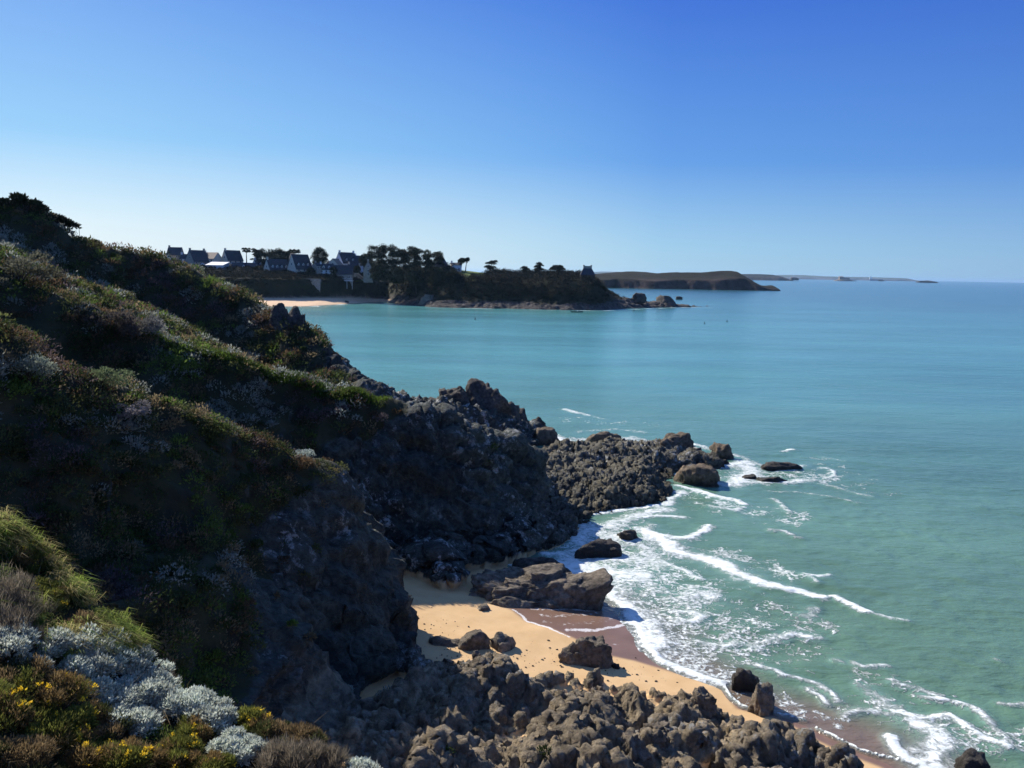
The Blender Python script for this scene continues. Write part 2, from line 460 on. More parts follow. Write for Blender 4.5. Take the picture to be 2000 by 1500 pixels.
def build_coast():
    xs = axis((-230, -90, 2.5), (-90, -45, 0.7), (-45, -30, 0.3), (-30, -5, 0.14), (-5, 18, 0.11), (18, 30, 0.3), (30, 60, 3))
    ys = axis((-40, 0, 2.0), (0, 6, 0.3), (6, 16, 0.12), (16, 24, 0.25), (24, 56, 0.11), (56, 84, 0.16), (84, 112, 0.25), (112, 138, 0.35), (138, 190, 2.5))
    X, Y = np.meshgrid(xs, ys)
    H, sand, rockm, knoll, sdw, sdS = base_height(X, Y)
    # vegetation covers tops and the gentler, higher slopes
    gy, gx = np.gradient(H, ys, xs)
    slope = np.sqrt(gx ** 2 + gy ** 2)
    P0 = np.stack([X.ravel(), Y.ravel(), H.ravel()], 1)
    nz = fbm(P0 / 5.0, 3, 71).reshape(X.shape)
    ls = X + 0.0 * Y
    edge = np.interp(Y, [0, 20, 34, 45, 56, 70, 90, 120], [-3, -6, -11, -10.5, -10, -14, -17, -28])
    veg = sstep(-3, 3, (edge - X) + nz * 6 + (H - 9) * 0.5)
    veg = np.clip(veg - 0.55 * sstep(1.5, 2.4, slope), 0, 1)
    veg = np.maximum(veg, knoll)
    veg = veg * sstep(4, 7, H)
    # displacement along the normal: strata and blocks in rock, humps under scrub
    nl = np.sqrt(1 + gx ** 2 + gy ** 2)
    N = np.stack([-gx / nl, -gy / nl, 1 / nl], -1).reshape(-1, 3)
    ax = np.array([[0.82, 0.25, -0.5], [-0.3, 0.95, 0.0], [0.48, 0.15, 0.86]])     # strata dip to the right
    Q = P0 @ ax.T
    st = ridged(Q * np.array([0.16, 0.3, 0.85]), 4, 3, 0.55)
    f1, f2, idc = worley(Q * np.array([0.22, 0.35, 0.5]), 15)
    g1, g2, idg = worley(Q * np.array([0.7, 0.9, 1.3]), 19)
    big = (idc - 0.5) * 1.5 + np.clip(f2 - f1, 0, .35) * 1.6
    med = (idg - 0.5) * 0.5 + np.clip(g2 - g1, 0, .3) * 0.7
    fine = ridged(P0 * 1.7, 4, 23, 0.6) * 0.22
    qs = (P0[:, 0] * 0.9 + P0[:, 1] * 0.45 - P0[:, 2] * 0.6) * 1.25 + fbm(P0 * .6, 4, 141) * 1.5
    qs = qs - np.floor(qs); qs = np.where(qs < .82, qs / .82, (1 - qs) / .18)
    craggy = (-np.abs(fbm(P0 * 0.9, 6, 131, .68)) * 1.1 + ridged(P0 * 2.6, 4, 137, .7) * 0.09 + fbm(P0 * .5, 3, 139) * .25 + (qs - .5) * .22 + .2).reshape(X.shape)
    cs_ = P0[:, 2] * 0.75 + P0[:, 0] * 0.7 + fbm(P0 * 0.25, 4, 87) * 1.6
    s1 = cs_ * 0.8 - np.floor(cs_ * 0.8); s1 = np.where(s1 < 0.8, s1 / 0.8, (1 - s1) / 0.2)
    s2 = cs_ * 2.3 + .3 * big - np.floor(cs_ * 2.3 + .3 * big); s2 = np.where(s2 < 0.75, s2 / 0.75, (1 - s2) / 0.25)
    big = big + (s1 - .5) * 0.55; med = med + (s2 - .5) * 0.22
    rock_d = (st * 0.55 + big * 0.8 + med + fine).reshape(X.shape)
    hump = (fbm(P0 / 3.0, 4, 47) * 0.9 + (0.5 - worley(P0 * np.array([0.55, 0.55, 0.3]), 29)[0]) * 0.5).reshape(X.shape)
    near = sstep(22, 12, Y)
    rock_d = rock_d * (1 - 0.35 * sstep(-4, -8, X) * (Y < 48))
    lowm = np.clip(sstep(-1.5, 0.5, sdS) * (H < 6) + sstep(4.2, 2.6, H) * (poly_sd(X, Y, REEF) > -2) * (X > 2), 0, 1)
    rock_d = rock_d * (1 - lowm) + craggy * 1.5 * lowm
    D = rock_d * (1 - veg) + hump * veg * (1 - 0.6 * near)
    amp = rockm * sstep(-2.5, 0.2, H)
    shelfy = sstep(-1, 1, sdS) * (H < 5)
    D = D * amp * (1 - 0.45 * shelfy)
    D = D * (1 - 0.5 * near)
    V = P0 + N * D.reshape(-1, 1)
    sandm = (1 - rockm)
    wetn = fbm(np.stack([X.ravel() / 3, Y.ravel() / 3, 0 * X.ravel()], 1), 2, 5).reshape(X.shape)
    # wet sand lies between the waterline and the reach of the last wave
    WET = [W0(*a) for a in [(960, 1195), (1000, 1206), (1030, 1229), (1075, 1241), (1130, 1262), (1192, 1287), (1240, 1294), (1300, 1310), (1380, 1334), (1412, 1346), (1440, 1384), (1520, 1404), (1560, 1425), (1600, 1450), (1650, 1473), (1720, 1500), (1900, 1600), (1900, 1200), (1300, 1000), (1000, 1150)]]
    wd = poly_sd(X, Y, WET)
    wet = sstep(-0.25, 0.15, wd) * sandm
    sw = np.zeros(X.shape)
    sl_ = (X > -6) & (X < 22) & (Y > 30) & (Y < 60)
    q_ = np.stack([X[sl_], Y[sl_], X[sl_] * 0], 1)
    jx, jy = fbm(q_ * .6, 3, 5) * .35, fbm(q_ * .6, 3, 6) * .35
    a_ = np.zeros(sl_.sum())
    for pts_, wm, s_ in [([(1000, 1206), (1030, 1228), (1075, 1240), (1108, 1255)], .1, .9), ([(1115, 1240), (1160, 1238), (1200, 1228), (1232, 1216)], .22, .75),
                         ([(1060, 1214), (1110, 1208), (1170, 1200)], .25, .5), ([(1040, 1200), (1120, 1194), (1180, 1192)], .25, .55), ([(1150, 1215), (1200, 1212)], .3, .45),
                         ([(1060, 1228), (1130, 1226), (1190, 1214)], .3, .42), ([(1190, 1265), (1215, 1258)], .12, .45)]:
        d_, _, _, _ = seg_dist(q_[:, 0] + jx, q_[:, 1] + jy, [W0(*p_) for p_ in pts_])
        a_ = np.maximum(a_, s_ * np.clip(1.3 - d_ / wm / 1.5, 0, 1))
    sw[sl_] = a_
    me = grid_mesh("terrain", V[:, 0].reshape(X.shape), V[:, 1].reshape(X.shape), V[:, 2].reshape(X.shape),
                   {'sand': sandm, 'veg': veg, 'wet': wet, 'shelf': np.maximum(shelfy, lowm * 0.25), 'swash': sw})
    return me, X, Y, V.reshape(X.shape + (3,)), veg, N.reshape(X.shape + (3,)), slope, sandm

def mat_terrain():
    m = M('coast_ground'); p = m.pos()
    rc, n1, n2 = rock_color(m, p, 0.8)
    rc = m.mix(1.0, rc, (0.72, 0.93, 0.93), 'MULTIPLY')
    rc = m.mix(m.attr('shelf'), rc, m.mix(1.0, rc, (5.8, 4.15, 3.3), 'MULTIPLY'))
    li = m.math('MULTIPLY', m.sm(m.noise(p, 1.2, 8, 0.78), 0.53, 0.61), 0.8)
    lz = m.sm(m.noise(p, 0.12, 2, 0.5), 0.42, 0.6)
    rc = m.mix(m.math('MULTIPLY', li, lz), rc, (0.42, 0.43, 0.42))
    sep = m.n('ShaderNodeSeparateXYZ'); m.l(p, sep.inputs[0])
    zz = m.math('ADD', sep.outputs[2], m.math('MULTIPLY', n1, 0.8))
    low = m.sm(zz, 1.5, 0.5)
    rc = m.mix(low, rc, m.mix(1.0, rc, (0.45, 0.42, 0.36), 'MULTIPLY'))
    # soil and thin turf under the scrub
    vc = m.ramp(m.noise(p, 0.5, 5, 0.65), [(0.35, (0.018, 0.016, 0.01)), (0.5, (0.03, 0.032, 0.012)), (0.65, (0.045, 0.04, 0.02))])
    vm = m.sm(m.math('ADD', m.attr('veg'), m.math('MULTIPLY', m.math('SUBTRACT', m.noise(p, 1.2, 5, 0.6), 0.5), 0.9)), 0.4, 0.6)
    c = m.mix(vm, rc, vc)
    sc_ = m.ramp(m.noise(p, 0.6, 5, 0.6), [(0.3, (0.48, 0.31, 0.15)), (0.7, (0.57, 0.385, 0.2))])
    wetc = m.ramp(m.noise(p, 0.4, 4, 0.6), [(0.3, (0.15, 0.09, 0.062)), (0.7, (0.2, 0.122, 0.085))])
    wa = m.attr('wet')
    sc_ = m.mix(wa, sc_, wetc)
    sm_ = m.sm(m.math('ADD', m.attr('sand'), m.math('MULTIPLY', m.math('SUBTRACT', n2, 0.5), 0.5)), 0.35, 0.65)
    fz = m.math('ADD', m.attr('swash'), m.math('MULTIPLY', m.math('SUBTRACT', m.noise(p, 3.0, 8, 0.75), 0.5), 1.6))
    sc_ = m.mix(m.math('MULTIPLY', m.math('MULTIPLY', m.sm(fz, 0.45, 0.75), m.sm(m.attr('swash'), 0.02, 0.2)), 0.8), sc_, (0.72, 0.7, 0.68))
    c = m.mix(sm_, c, sc_)
    m.set(Base_Color=c, Roughness=m.math('SUBTRACT', 0.92, m.math('MULTIPLY', wa, 0.55)))
    m.b.inputs['Specular IOR Level'].default_value = 0.3
    h = m.math('ADD', n2, m.math('MULTIPLY', m.noise(p, 9, 6, 0.7), 0.5))
    crk = m.sm(m.voro(m.map(p, (0.7, 0.9, 1.6), (0, 0.55, 0.2)), 1.2, 'DISTANCE_TO_EDGE'), 0.0, 0.07)
    h = m.math('ADD', h, m.math('MULTIPLY', m.math('MULTIPLY', crk, m.math('SUBTRACT', 1.0, m.math('MAXIMUM', vm, m.attr('shelf')))), 0.25))
    h = m.math('ADD', h, m.math('MULTIPLY', m.noise(p, 4.5, 9, 0.82, 0.4), m.math('MULTIPLY', m.attr('shelf'), 1.5)))
    h = m.math('ADD', h, m.math('MULTIPLY', m.sm(m.attr('sand'), .5, .9), m.math('MULTIPLY', m.noise(m.map(p, (1.2, 2.2, 1), (0, 0, .4)), 1.3, 5, .65), 3.0)))
    k = m.n('ShaderNodeBump'); k.inputs['Distance'].default_value = 0.25
    m.l(h, k.inputs['Height']); m.l(m.math('MULTIPLY', m.math('SUBTRACT', 0.95, m.math('MULTIPLY', sm_, 0.92)), m.math('SUBTRACT', 1.0, m.math('MULTIPLY', vm, 0.7))), k.inputs['Strength'])
    m.l(k.outputs[0], m.b.inputs['Normal'])
    return m.m

coast_me, GX, GY, GV, GVEG, GN, GSL, GSAND = build_coast()
coast = link('terrain', coast_me, mat_terrain())
tag(coast, 'dark craggy sea cliffs with scrub tops falling to a small sandy cove', kind='structure')

# ------------------------------------------------------------------ sea
FOAM = []   # (pixel polyline, width in metres, strength, lace)
def fo(pts, wpx, s=1.0, lace=0.0): FOAM.append((pts, wpx, s, lace))
fo([(1329, 951), (1385, 965), (1437, 979), (1455, 986)], .55, .95)
fo([(1388, 990), (1434, 1000), (1450, 992)], .4, .85)
fo([(1245, 1014), (1290, 1010), (1315, 1011), (1340, 1013)], .5, .85)
fo([(1259, 1034), (1290, 1049), (1336, 1053), (1367, 1042), (1385, 1030)], .5, .95)
fo([(1280, 1042), (1308, 1074), (1350, 1085), (1395, 1105), (1437, 1123), (1483, 1144), (1525, 1147), (1567, 1156), (1609, 1167)], .62, 1.05)
fo([(1262, 1036), (1290, 1058), (1320, 1074), (1370, 1092), (1420, 1112), (1450, 1128)], 1.15, .92)
fo([(1630, 1167), (1665, 1182), (1697, 1197)], .42, 1.05)
fo([(1697, 1197), (1740, 1212), (1780, 1218)], .3, .72)
fo([(1297, 1102), (1336, 1116), (1367, 1133)], .35, .85)
fo([(1090, 1108), (1130, 1120), (1165, 1150), (1200, 1175), (1224, 1192), (1240, 1215), (1258, 1240), (1272, 1270), (1290, 1293), (1320, 1306), (1350, 1316), (1412, 1338)], .30, 1.2)
fo([(1165, 1150), (1215, 1180), (1240, 1205), (1262, 1230), (1285, 1262)], .8, .95)
fo([(1110, 1100), (1140, 1110), (1180, 1120), (1230, 1130)], 1.9, .86)
fo([(1100, 1112), (1150, 1135), (1200, 1165)], 1.6, .8)
fo([(1120, 1020), (1150, 1040), (1190, 1030), (1230, 1010), (1300, 1000)], 1.2, .8)
fo([(1120, 1045), (1150, 1080), (1170, 1095), (1240, 1090)], 1.3, .76)
fo([(1200, 1050), (1260, 1070), (1280, 1100)], 1.2, .75)
fo([(1060, 1083), (1100, 1086), (1130, 1078)], .6, .75)
fo([(1000, 1105), (1040, 1100), (1080, 1096)], .5, .8)
fo([(1155, 1005), (1200, 1000), (1260, 995), (1300, 990), (1330, 962)], .6, .85)
fo([(1325, 928), (1360, 940), (1420, 948), (1440, 940), (1500, 945), (1560, 942), (1575, 938)], .8, .8)
fo([(1360, 905), (1400, 912), (1450, 905), (1470, 925), (1440, 945)], 1.5, .85)
fo([(1440, 890), (1470, 905), (1520, 918), (1570, 912)], .9, .68)
fo([(1350, 868), (1390, 880), (1440, 892)], .8, .75)
fo([(1040, 836), (1060, 848), (1095, 862), (1120, 880), (1150, 885), (1180, 876), (1220, 872), (1270, 866)], 1.4, .85)
fo([(1210, 862), (1240, 858), (1260, 862)], .8, .7)
fo([(1130, 845), (1200, 838), (1260, 846)], .8, .55)
fo([(1100, 800), (1125, 806), (1150, 812)], .7, .8)
fo([(1160, 815), (1180, 820)], .6, .6)
fo([(1530, 882), (1550, 880)], .5, .85)
fo([(1610, 895), (1630, 898), (1645, 902)], .4, .6)
fo([(1610, 915), (1625, 920), (1628, 930), (1610, 935)], .35, .78)
fo([(1600, 945), (1640, 955), (1700, 970)], .4, .62)
fo([(1500, 960), (1560, 962), (1620, 972), (1680, 985)], .4, .6)
fo([(1510, 975), (1530, 990), (1540, 1003)], .35, .7)
fo([(1510, 1037), (1535, 1040), (1545, 1045)], .4, .85)
fo([(1550, 1050), (1565, 1052)], .3, .7)
fo([(1576, 1124), (1600, 1128), (1620, 1124)], .3, .82)
fo([(1580, 1125), (1595, 1138)], .25, .75)
fo([(1572, 1204), (1590, 1190)], .5, .72)
fo([(1496, 1252), (1530, 1245), (1552, 1238), (1608, 1250)], .4, .78)
fo([(1340, 1165), (1365, 1160), (1385, 1170)], .7, .8)
fo([(1310, 1195), (1345, 1198), (1368, 1210), (1350, 1218), (1320, 1212)], .45, .85)
fo([(1365, 1255), (1410, 1262), (1440, 1258)], .4, .8)
fo([(1460, 1262), (1480, 1268)], .35, .75)
fo([(1340, 1180), (1300, 1160), (1270, 1150)], .6, .65)
fo([(1480, 1302), (1510, 1312), (1532, 1324), (1560, 1328), (1600, 1340), (1625, 1355), (1636, 1372)], .28, .85)
fo([(1580, 1350), (1602, 1362), (1616, 1378)], .25, .85)
fo([(1650, 1398), (1690, 1392), (1740, 1400), (1790, 1402), (1850, 1410)], .35, .75)
fo([(1800, 1364), (1840, 1370), (1880, 1380), (1920, 1395), (1942, 1418)], .3, .9)
fo([(1940, 1416), (1960, 1440), (1950, 1470)], .3, .7)
fo([(1760, 1396), (1800, 1408), (1850, 1400), (1880, 1418), (1910, 1440), (1960, 1462)], .35, .95)
fo([(1760, 1400), (1790, 1425), (1830, 1440), (1850, 1460), (1815, 1480), (1790, 1500)], .75, .9)
fo([(1738, 1445), (1752, 1465), (1765, 1485), (1795, 1500), (1820, 1520)], .32, 1.15)
fo([(1830, 1450), (1800, 1490), (1830, 1510)], 1.0, .85)
fo([(1960, 1375), (2000, 1378)], .3, .8)
fo([(1670, 1298), (1690, 1305), (1730, 1303)], .3, .8)
fo([(1750, 1340), (1790, 1350), (1830, 1362)], .35, .66)
fo([(1690, 1345), (1750, 1385)], .5, .68)
fo([(1630, 1290), (1645, 1296)], .25, .7)
fo([(1940, 1290), (1960, 1300)], .25, .5)
# swash edges on the sand
fo([(1592, 1424), (1640, 1447), (1680, 1468), (1720, 1479), (1765, 1490)], .07, 1.15)
fo([(1412, 1338), (1416, 1348), (1428, 1366), (1450, 1382), (1475, 1388)], .09, 1.2)
fo([(1520, 1397), (1545, 1402), (1570, 1408)], .09, 1.1)
# lacy zones
LACE = [([(1180, 1100), (1260, 1140), (1340, 1190), (1400, 1240)], 8.0, .6), ([(1280, 1240), (1340, 1290), (1420, 1320)], 2.6, .8),
        ([(1230, 1180), (1290, 1230), (1360, 1270)], 2.6, .72), ([(1420, 1310), (1520, 1350), (1620, 1400)], 1.6, .55),
        ([(1230, 1040), (1330, 1080)], 4.5, .6), ([(1400, 930), (1520, 930), (1600, 930)], 4.5, .56), ([(1350, 965), (1450, 1000), (1550, 1010)], 5, .47),
        ([(1420, 1080), (1480, 1100), (1540, 1120)], 3.2, .5), ([(1500, 1190), (1600, 1240)], 3.5, .48), ([(1700, 1380), (1800, 1420), (1940, 1430)], 3, .58),
        ([(1100, 860), (1250, 860)], 3.5, .6), ([(1120, 820), (1300, 830)], 5, .38), ([(1130, 1030), (1200, 1060)], 3, .75), ([(1640, 1300), (1800, 1360)], 2.5, .45), ([(1600, 900), (1700, 960)], 5, .38)]

def build_sea():
    xs = axis((-45000, -3000, 6000), (-3000, -300, 300), (-300, -20, 10), (-20, 0, 1), (0, 38, 0.14), (38, 60, 0.5), (60, 300, 10), (300, 3000, 300), (3000, 45000, 6000))
    ys = axis((-400, 0, 40), (0, 26, 2), (26, 60, 0.14), (60, 112, 0.22), (112, 140, 0.8), (140, 400, 8), (400, 660, 5), (660, 3000, 200), (3000, 60000, 4000))
    X, Y = np.meshgrid(xs, ys)
    foam = np.zeros(X.shape); lace = np.zeros(X.shape)
    sel = (X > -12) & (X < 60) & (Y > 24) & (Y < 140)
    xs_, ys_ = X[sel], Y[sel]
    wn = np.stack([xs_, ys_, xs_ * 0], 1)
    dx = fbm(wn * 0.5, 4, 61, .6) * 1.1; dy = fbm(wn * 0.5, 4, 62, .6) * 1.1
    f = np.zeros(xs_.shape); lc = np.zeros(xs_.shape)
    for pts, wm, s, _ in FOAM:
        d, _, _, _ = seg_dist(xs_ + dx * min(1, wm), ys_ + dy * min(1, wm), [W0(*p) for p in pts])
        f = np.maximum(f, s * 1.12 * np.exp(-(d / (wm * 1.35)) ** 2))
    for pts, wm, s in LACE:
        d, _, _, _ = seg_dist(xs_ + dx * 2, ys_ + dy * 2, [W0(*p) for p in pts])
        lc = np.maximum(lc, s * np.clip(1.3 - d / wm, 0, 1))
    foam[sel] = f; lace[sel] = lc
    # white water along the headland and the far beach
    sel2 = (Y > 380) & (Y < 700) & (np.abs(X) < 300)
    a, b = X[sel2], Y[sel2]
    g = np.zeros(a.shape)
    for pts, wm, s in [([(508, 600), (600, 598.5), (700, 593)], 1.8, .9), ([(885, 602.5), (905, 602)], 2, .85), ([(925, 602.5), (955, 603)], 2, .9), ([(1040, 605), (1080, 606)], 2, .7),
                       ([(1135, 606.5), (1180, 607), (1240, 604), (1290, 602), (1345, 600), (1370, 599)], 1.7, .9), ([(1340, 588), (1370, 587.5)], 3, .8), ([(1345, 601), (1400, 601)], 3, .55)]:
        d, _, _, _ = seg_dist(a, b, [W0(*p) for p in pts])
        g = np.maximum(g, s * np.clip(1.3 - d / (wm * 2), 0, 1))
    foam[sel2] = g
    wd = poly_sd(X, Y, WATER[:23] + [np.array([60, 5, 0]), np.array([60, 112, 0])])
    shallow = np.where((X > -12) & (X < 60) & (Y > 20) & (Y < 60), np.clip(1 - wd / 6.0, 0, 1), 0)
    # the surf break shallows only lie off the beach, not off the rocks
    beach, _, _, _ = seg_dist(X, Y, [W0(*p) for p in [(1175, 1185), (1258, 1242), (1283, 1288), (1340, 1313), (1450, 1384), (1592, 1425), (1772, 1502), (1850, 1545)]])
    shallow = np.clip(1 - beach / 5.5, 0, 1)
    P = np.stack([X.ravel(), Y.ravel(), X.ravel() * 0], 1)
    fade = (sstep(0, 3, X) * sstep(160, 90, Y) * sstep(0, 4, beach + 0.0)).ravel()
    Z = (fbm(P @ np.array([[0.12, -0.1, 0], [0.16, 0.2, 0], [0, 0, 1]]), 3, 81) * 0.16 + fbm(P * 0.8, 2, 83) * 0.06) * fade
    Z = Z.reshape(X.shape) + foam * 0.15 * (Y < 140)
    return grid_mesh('sea', X, Y, Z, {'foam': foam, 'lace': lace, 'shallow': shallow})

def mat_sea():
    m = M('sea_water'); p = m.pos()
    sep = m.n('ShaderNodeSeparateXYZ'); m.l(p, sep.inputs[0])
    # green over the sand near shore, bluer offshore, in drifting broad bands
    yy = sep.outputs[1]
    big = m.noise(m.map(p, (0.004, 0.02, 1)), 1.0, 4, 0.55)
    mid = m.noise(m.map(p, (0.03, 0.09, 1), (0, 0, 0.2)), 1.0, 4, 0.6)
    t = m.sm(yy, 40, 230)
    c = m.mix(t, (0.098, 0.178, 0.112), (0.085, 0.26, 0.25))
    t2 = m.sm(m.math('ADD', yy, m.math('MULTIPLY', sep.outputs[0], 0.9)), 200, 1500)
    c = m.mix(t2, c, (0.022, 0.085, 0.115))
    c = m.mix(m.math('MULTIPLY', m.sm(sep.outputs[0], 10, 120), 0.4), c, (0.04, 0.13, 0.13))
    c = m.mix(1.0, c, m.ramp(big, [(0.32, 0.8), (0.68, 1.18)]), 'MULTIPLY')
    c = m.mix(1.0, c, m.ramp(mid, [(0.32, 0.9), (0.68, 1.1)]), 'MULTIPLY')
    sh = m.math('ADD', m.attr('shallow'), m.math('MULTIPLY', m.math('SUBTRACT', mid, 0.5), 0.35))
    c = m.mix(m.sm(sh, 0.12, 0.85), c, (0.15, 0.11, 0.08))
    # foam
    q = m.map(p, (1, 1, 0.01))
    dn = m.n('ShaderNodeTexNoise'); dn.inputs['Scale'].default_value = 0.9; dn.inputs['Detail'].default_value = 3
    m.l(q, dn.inputs['Vector'])
    dv = m.n('ShaderNodeVectorMath', operation='SCALE'); dv.inputs['Scale'].default_value = 2.2
    m.l(dn.outputs['Color'], dv.inputs[0])
    av = m.n('ShaderNodeVectorMath', operation='ADD'); m.l(q, av.inputs[0]); m.l(dv.outputs[0], av.inputs[1])
    e1 = m.voro(av.outputs[0], 0.55, 'DISTANCE_TO_EDGE'); e2 = m.voro(av.outputs[0], 1.3, 'DISTANCE_TO_EDGE')
    fa = m.attr('foam'); la = m.attr('lace')
    n1 = m.noise(q, 1.6, 9, 0.78, 0.8)
    fs = m.math('ADD', fa, m.math('MULTIPLY', m.math('SUBTRACT', n1, 0.5), 2.3))
    fs = m.math('MULTIPLY', m.sm(fs, 0.5, 1.0), m.sm(fa, 0.05, 0.3))
    gate = m.noise(q, 0.45, 6, 0.7, 0.5)
    lw = m.math('MULTIPLY', m.math('ADD', m.math('SUBTRACT', la, 1.0), m.math('MULTIPLY', gate, 1.25)), 0.5)   # line width
    l1 = m.math('SUBTRACT', lw, e1); l1 = m.sm(l1, 0.0, 0.035)
    l2 = m.math('SUBTRACT', m.math('MULTIPLY', lw, 0.75), e2); l2 = m.sm(l2, 0.0, 0.04)
    ll = m.math('MAXIMUM', l1, l2)
    ll = m.math('MULTIPLY', ll, m.sm(la, 0.02, 0.2))
    ll = m.math('MULTIPLY', ll, m.sm(m.noise(q, 3.2, 6, 0.75), 0.38, 0.56))
    fm = m.math('MAXIMUM', fs, ll)
    halo = m.sm(m.math('ADD', fa, m.math('MULTIPLY', la, 0.5)), 0.15, 0.9)
    c = m.mix(m.math('MULTIPLY', halo, 0.3), c, (0.26, 0.42, 0.38))
    c = m.mix(fm, c, m.ramp(m.noise(q, 2.2, 7, 0.75), [(0.3, (0.55, 0.62, 0.6)), (0.62, (0.74, 0.76, 0.73))]))
    rip = m.noise(m.map(p, (0.9, 1.6, 1), (0, 0, 0.35)), 1.0, 5, 0.6)
    rip2 = m.noise(m.map(p, (0.09, 0.2, 1), (0, 0, 0.2)), 1.0, 4, 0.6)
    h = m.math('ADD', m.math('MULTIPLY', rip, 0.17), m.math('MULTIPLY', rip2, 0.55))
    h = m.math('ADD', h, m.math('MULTIPLY', fm, 0.1))
    m.set(Base_Color=c, Roughness=m.math('ADD', 0.16, m.math('MULTIPLY', fm, 0.5)))
    m.b.inputs['IOR'].default_value = 1.33
    m.b.inputs['Specular IOR Level'].default_value = 0.5
    k = m.n('ShaderNodeBump'); k.inputs['Distance'].default_value = 1.0
    m.l(h, k.inputs['Height']); m.l(m.ramp(m.noise(m.map(p, (0.012, 0.035, 1), (0, 0, 0.15)), 1.0, 4, 0.6), [(0.35, 0.45), (0.6, 1.0)]), k.inputs['Strength'])
    m.l(k.outputs[0], m.b.inputs['Normal'])
    return m.m

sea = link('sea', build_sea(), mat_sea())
tag(sea, 'turquoise sea with white surf breaking over the rocks', kind='structure')
# ------------------------------------------------------------------ far headland, village shelf and bay beach
FAR = [  # px, waterline py, foot dY, foot z, top dY, top z, back dY, back z
    (250, 600, 58, 3, 66, 15.3, 120, 22), (508, 600, 58, 3, 66, 15.3, 120, 22), (560, 599, 58, 3, 66, 15.3, 115, 22), (600, 598.5, 58, 3, 66, 15.3, 110, 22),
    (660, 595, 44, 2.8, 51, 14.5, 100, 22), (700, 592.5, 22, 2.2, 29, 14.5, 80, 22), (745, 590, 8, 1.6, 40, 14, 80, 22), (790, 595, 4, 1.6, 40, 17, 80, 23),
    (850, 600, 6, 2.0, 38, 17, 74, 24), (900, 601.5, 9, 2.6, 40, 16.5, 75, 22.5), (1000, 603, 9, 2.6, 34, 15.5, 60, 19.5), (1100, 605.5, 8, 2.8, 30, 16.5, 50, 20),
    (1150, 606, 8, 2.8, 28, 16, 46, 19.5), (1182, 605, 8, 2.6, 24, 12, 40, 15), (1208, 603.5, 8, 2.4, 22, 5.5, 34, 8), (1240, 602, 7, 2.0, 16, 5.0, 26, 4.5),
    (1262, 601, 6, 1.4, 12, 2.2, 20, 2.0), (1292, 600.5, 5, 1.2, 10, 2.4, 16, 2.0), (1330, 599.5, 3, 0.5, 6, 0.8, 10, 0.5), (1350, 599, 2, -0.6, 5, -1, 8, -1), (1380, 598, 2, -4, 5, -4, 8, -4)]
_fx = np.array([W0(a[0], a[1])[0] for a in FAR]); _fy = np.array([W0(a[0], a[1])[1] for a in FAR])
_fc = np.array([a[2:] for a in FAR], float)

def far_height(X, Y):
    P = np.stack([X.ravel(), Y.ravel(), 0 * X.ravel()], 1)
    wob = fbm(P / 14.0, 3, 91).reshape(X.shape) * 2.5
    cy = np.interp(X, _fx, _fy)
    col = [np.interp(X, _fx, _fc[:, k]) for k in range(6)]
    d = Y - cy
    rocky = sstep(-95, -75, X)
    d = d + wob * rocky + wob * 0.3
    f, fz, t, tz, b, bz = col
    z = np.where(d < 0, 0.2 * d, np.where(d < f, fz * d / f, np.where(d < t, fz + (tz - fz) * sstep(0, 1, (d - f) / (t - f)) ** 0.85,
        np.where(d < b, tz + (bz - tz) * (d - t) / (b - t), bz))))
    fall = np.interp(X, [-120, -60, -20, 60, 110], [400, 120, 60, 30, 10])
    z = z - np.maximum(d - b - fall, 0) * 0.5
    z = np.clip(z, -6, 60)
    return z, d, rocky, f, t

def build_far():
    xs = axis((-420, -240, 6), (-240, 125, 1.0), (125, 150, 3))
    ys = axis((480, 500, 4), (500, 640, 0.9), (640, 900, 6))
    X, Y = np.meshgrid(xs, ys)
    Z, d, rocky, f, t = far_height(X, Y)
    P = np.stack([X.ravel(), Y.ravel(), Z.ravel()], 1)
    rk = ridged(P / 5.0, 4, 7).reshape(X.shape); w1 = worley(P / 4.5, 12)[0].reshape(X.shape)
    lowrock = sstep(9, 4, Z) * sstep(-3, 0.5, d) * rocky
    cliff = sstep(f - 2, f + 3, d) * sstep(t + 4, t - 3, d)
    Z = Z + (rk * 1.0 + (0.6 - w1) * 2.2) * np.maximum(lowrock, 0.35 * cliff)
    Y2 = Y - (rk * 1.2 + fbm(P / 9, 3, 44).reshape(X.shape) * 2.5) * cliff
    n = fbm(P / 8.0, 3, 15).reshape(X.shape)
    lo = np.interp(X, [-95, -60, 10, 60, 80, 100], [6, 4.5, 3.2, 3.8, 8, 20])
    veg = sstep(lo - 1, lo + 1, Z + n * 2.5)
    veg = np.maximum(veg, cliff * (1 - rocky) * sstep(2.5, 5, Z))
    beach = (1 - rocky) * sstep(f + 3, f - 1, d)
    beach = np.maximum(beach, 0) * sstep(4.0, 3.2, Z)
    # lawns and a pale field
    FX, FY = W(920, 530, 600)[0], 597
    lawn = sstep(14, 8, np.hypot((X - FX) * 0.8, (Y - 612) * 0.25))
    fx2, fy2 = W(706, 520, 590)[0], 590
    lawn = np.maximum(lawn, sstep(6, 4, np.hypot(X - fx2, (Y - fy2) * 0.5)))
    gy_, gx_ = np.gradient(Z, ys, xs)
    lawn = lawn * (Z > 11.5) * (np.abs(gy_) < .7)
    return grid_mesh('terrain', X, Y2, Z, {'veg': veg, 'sand': beach, 'lawn': lawn}), X, Y2, Z, veg, lawn, beach

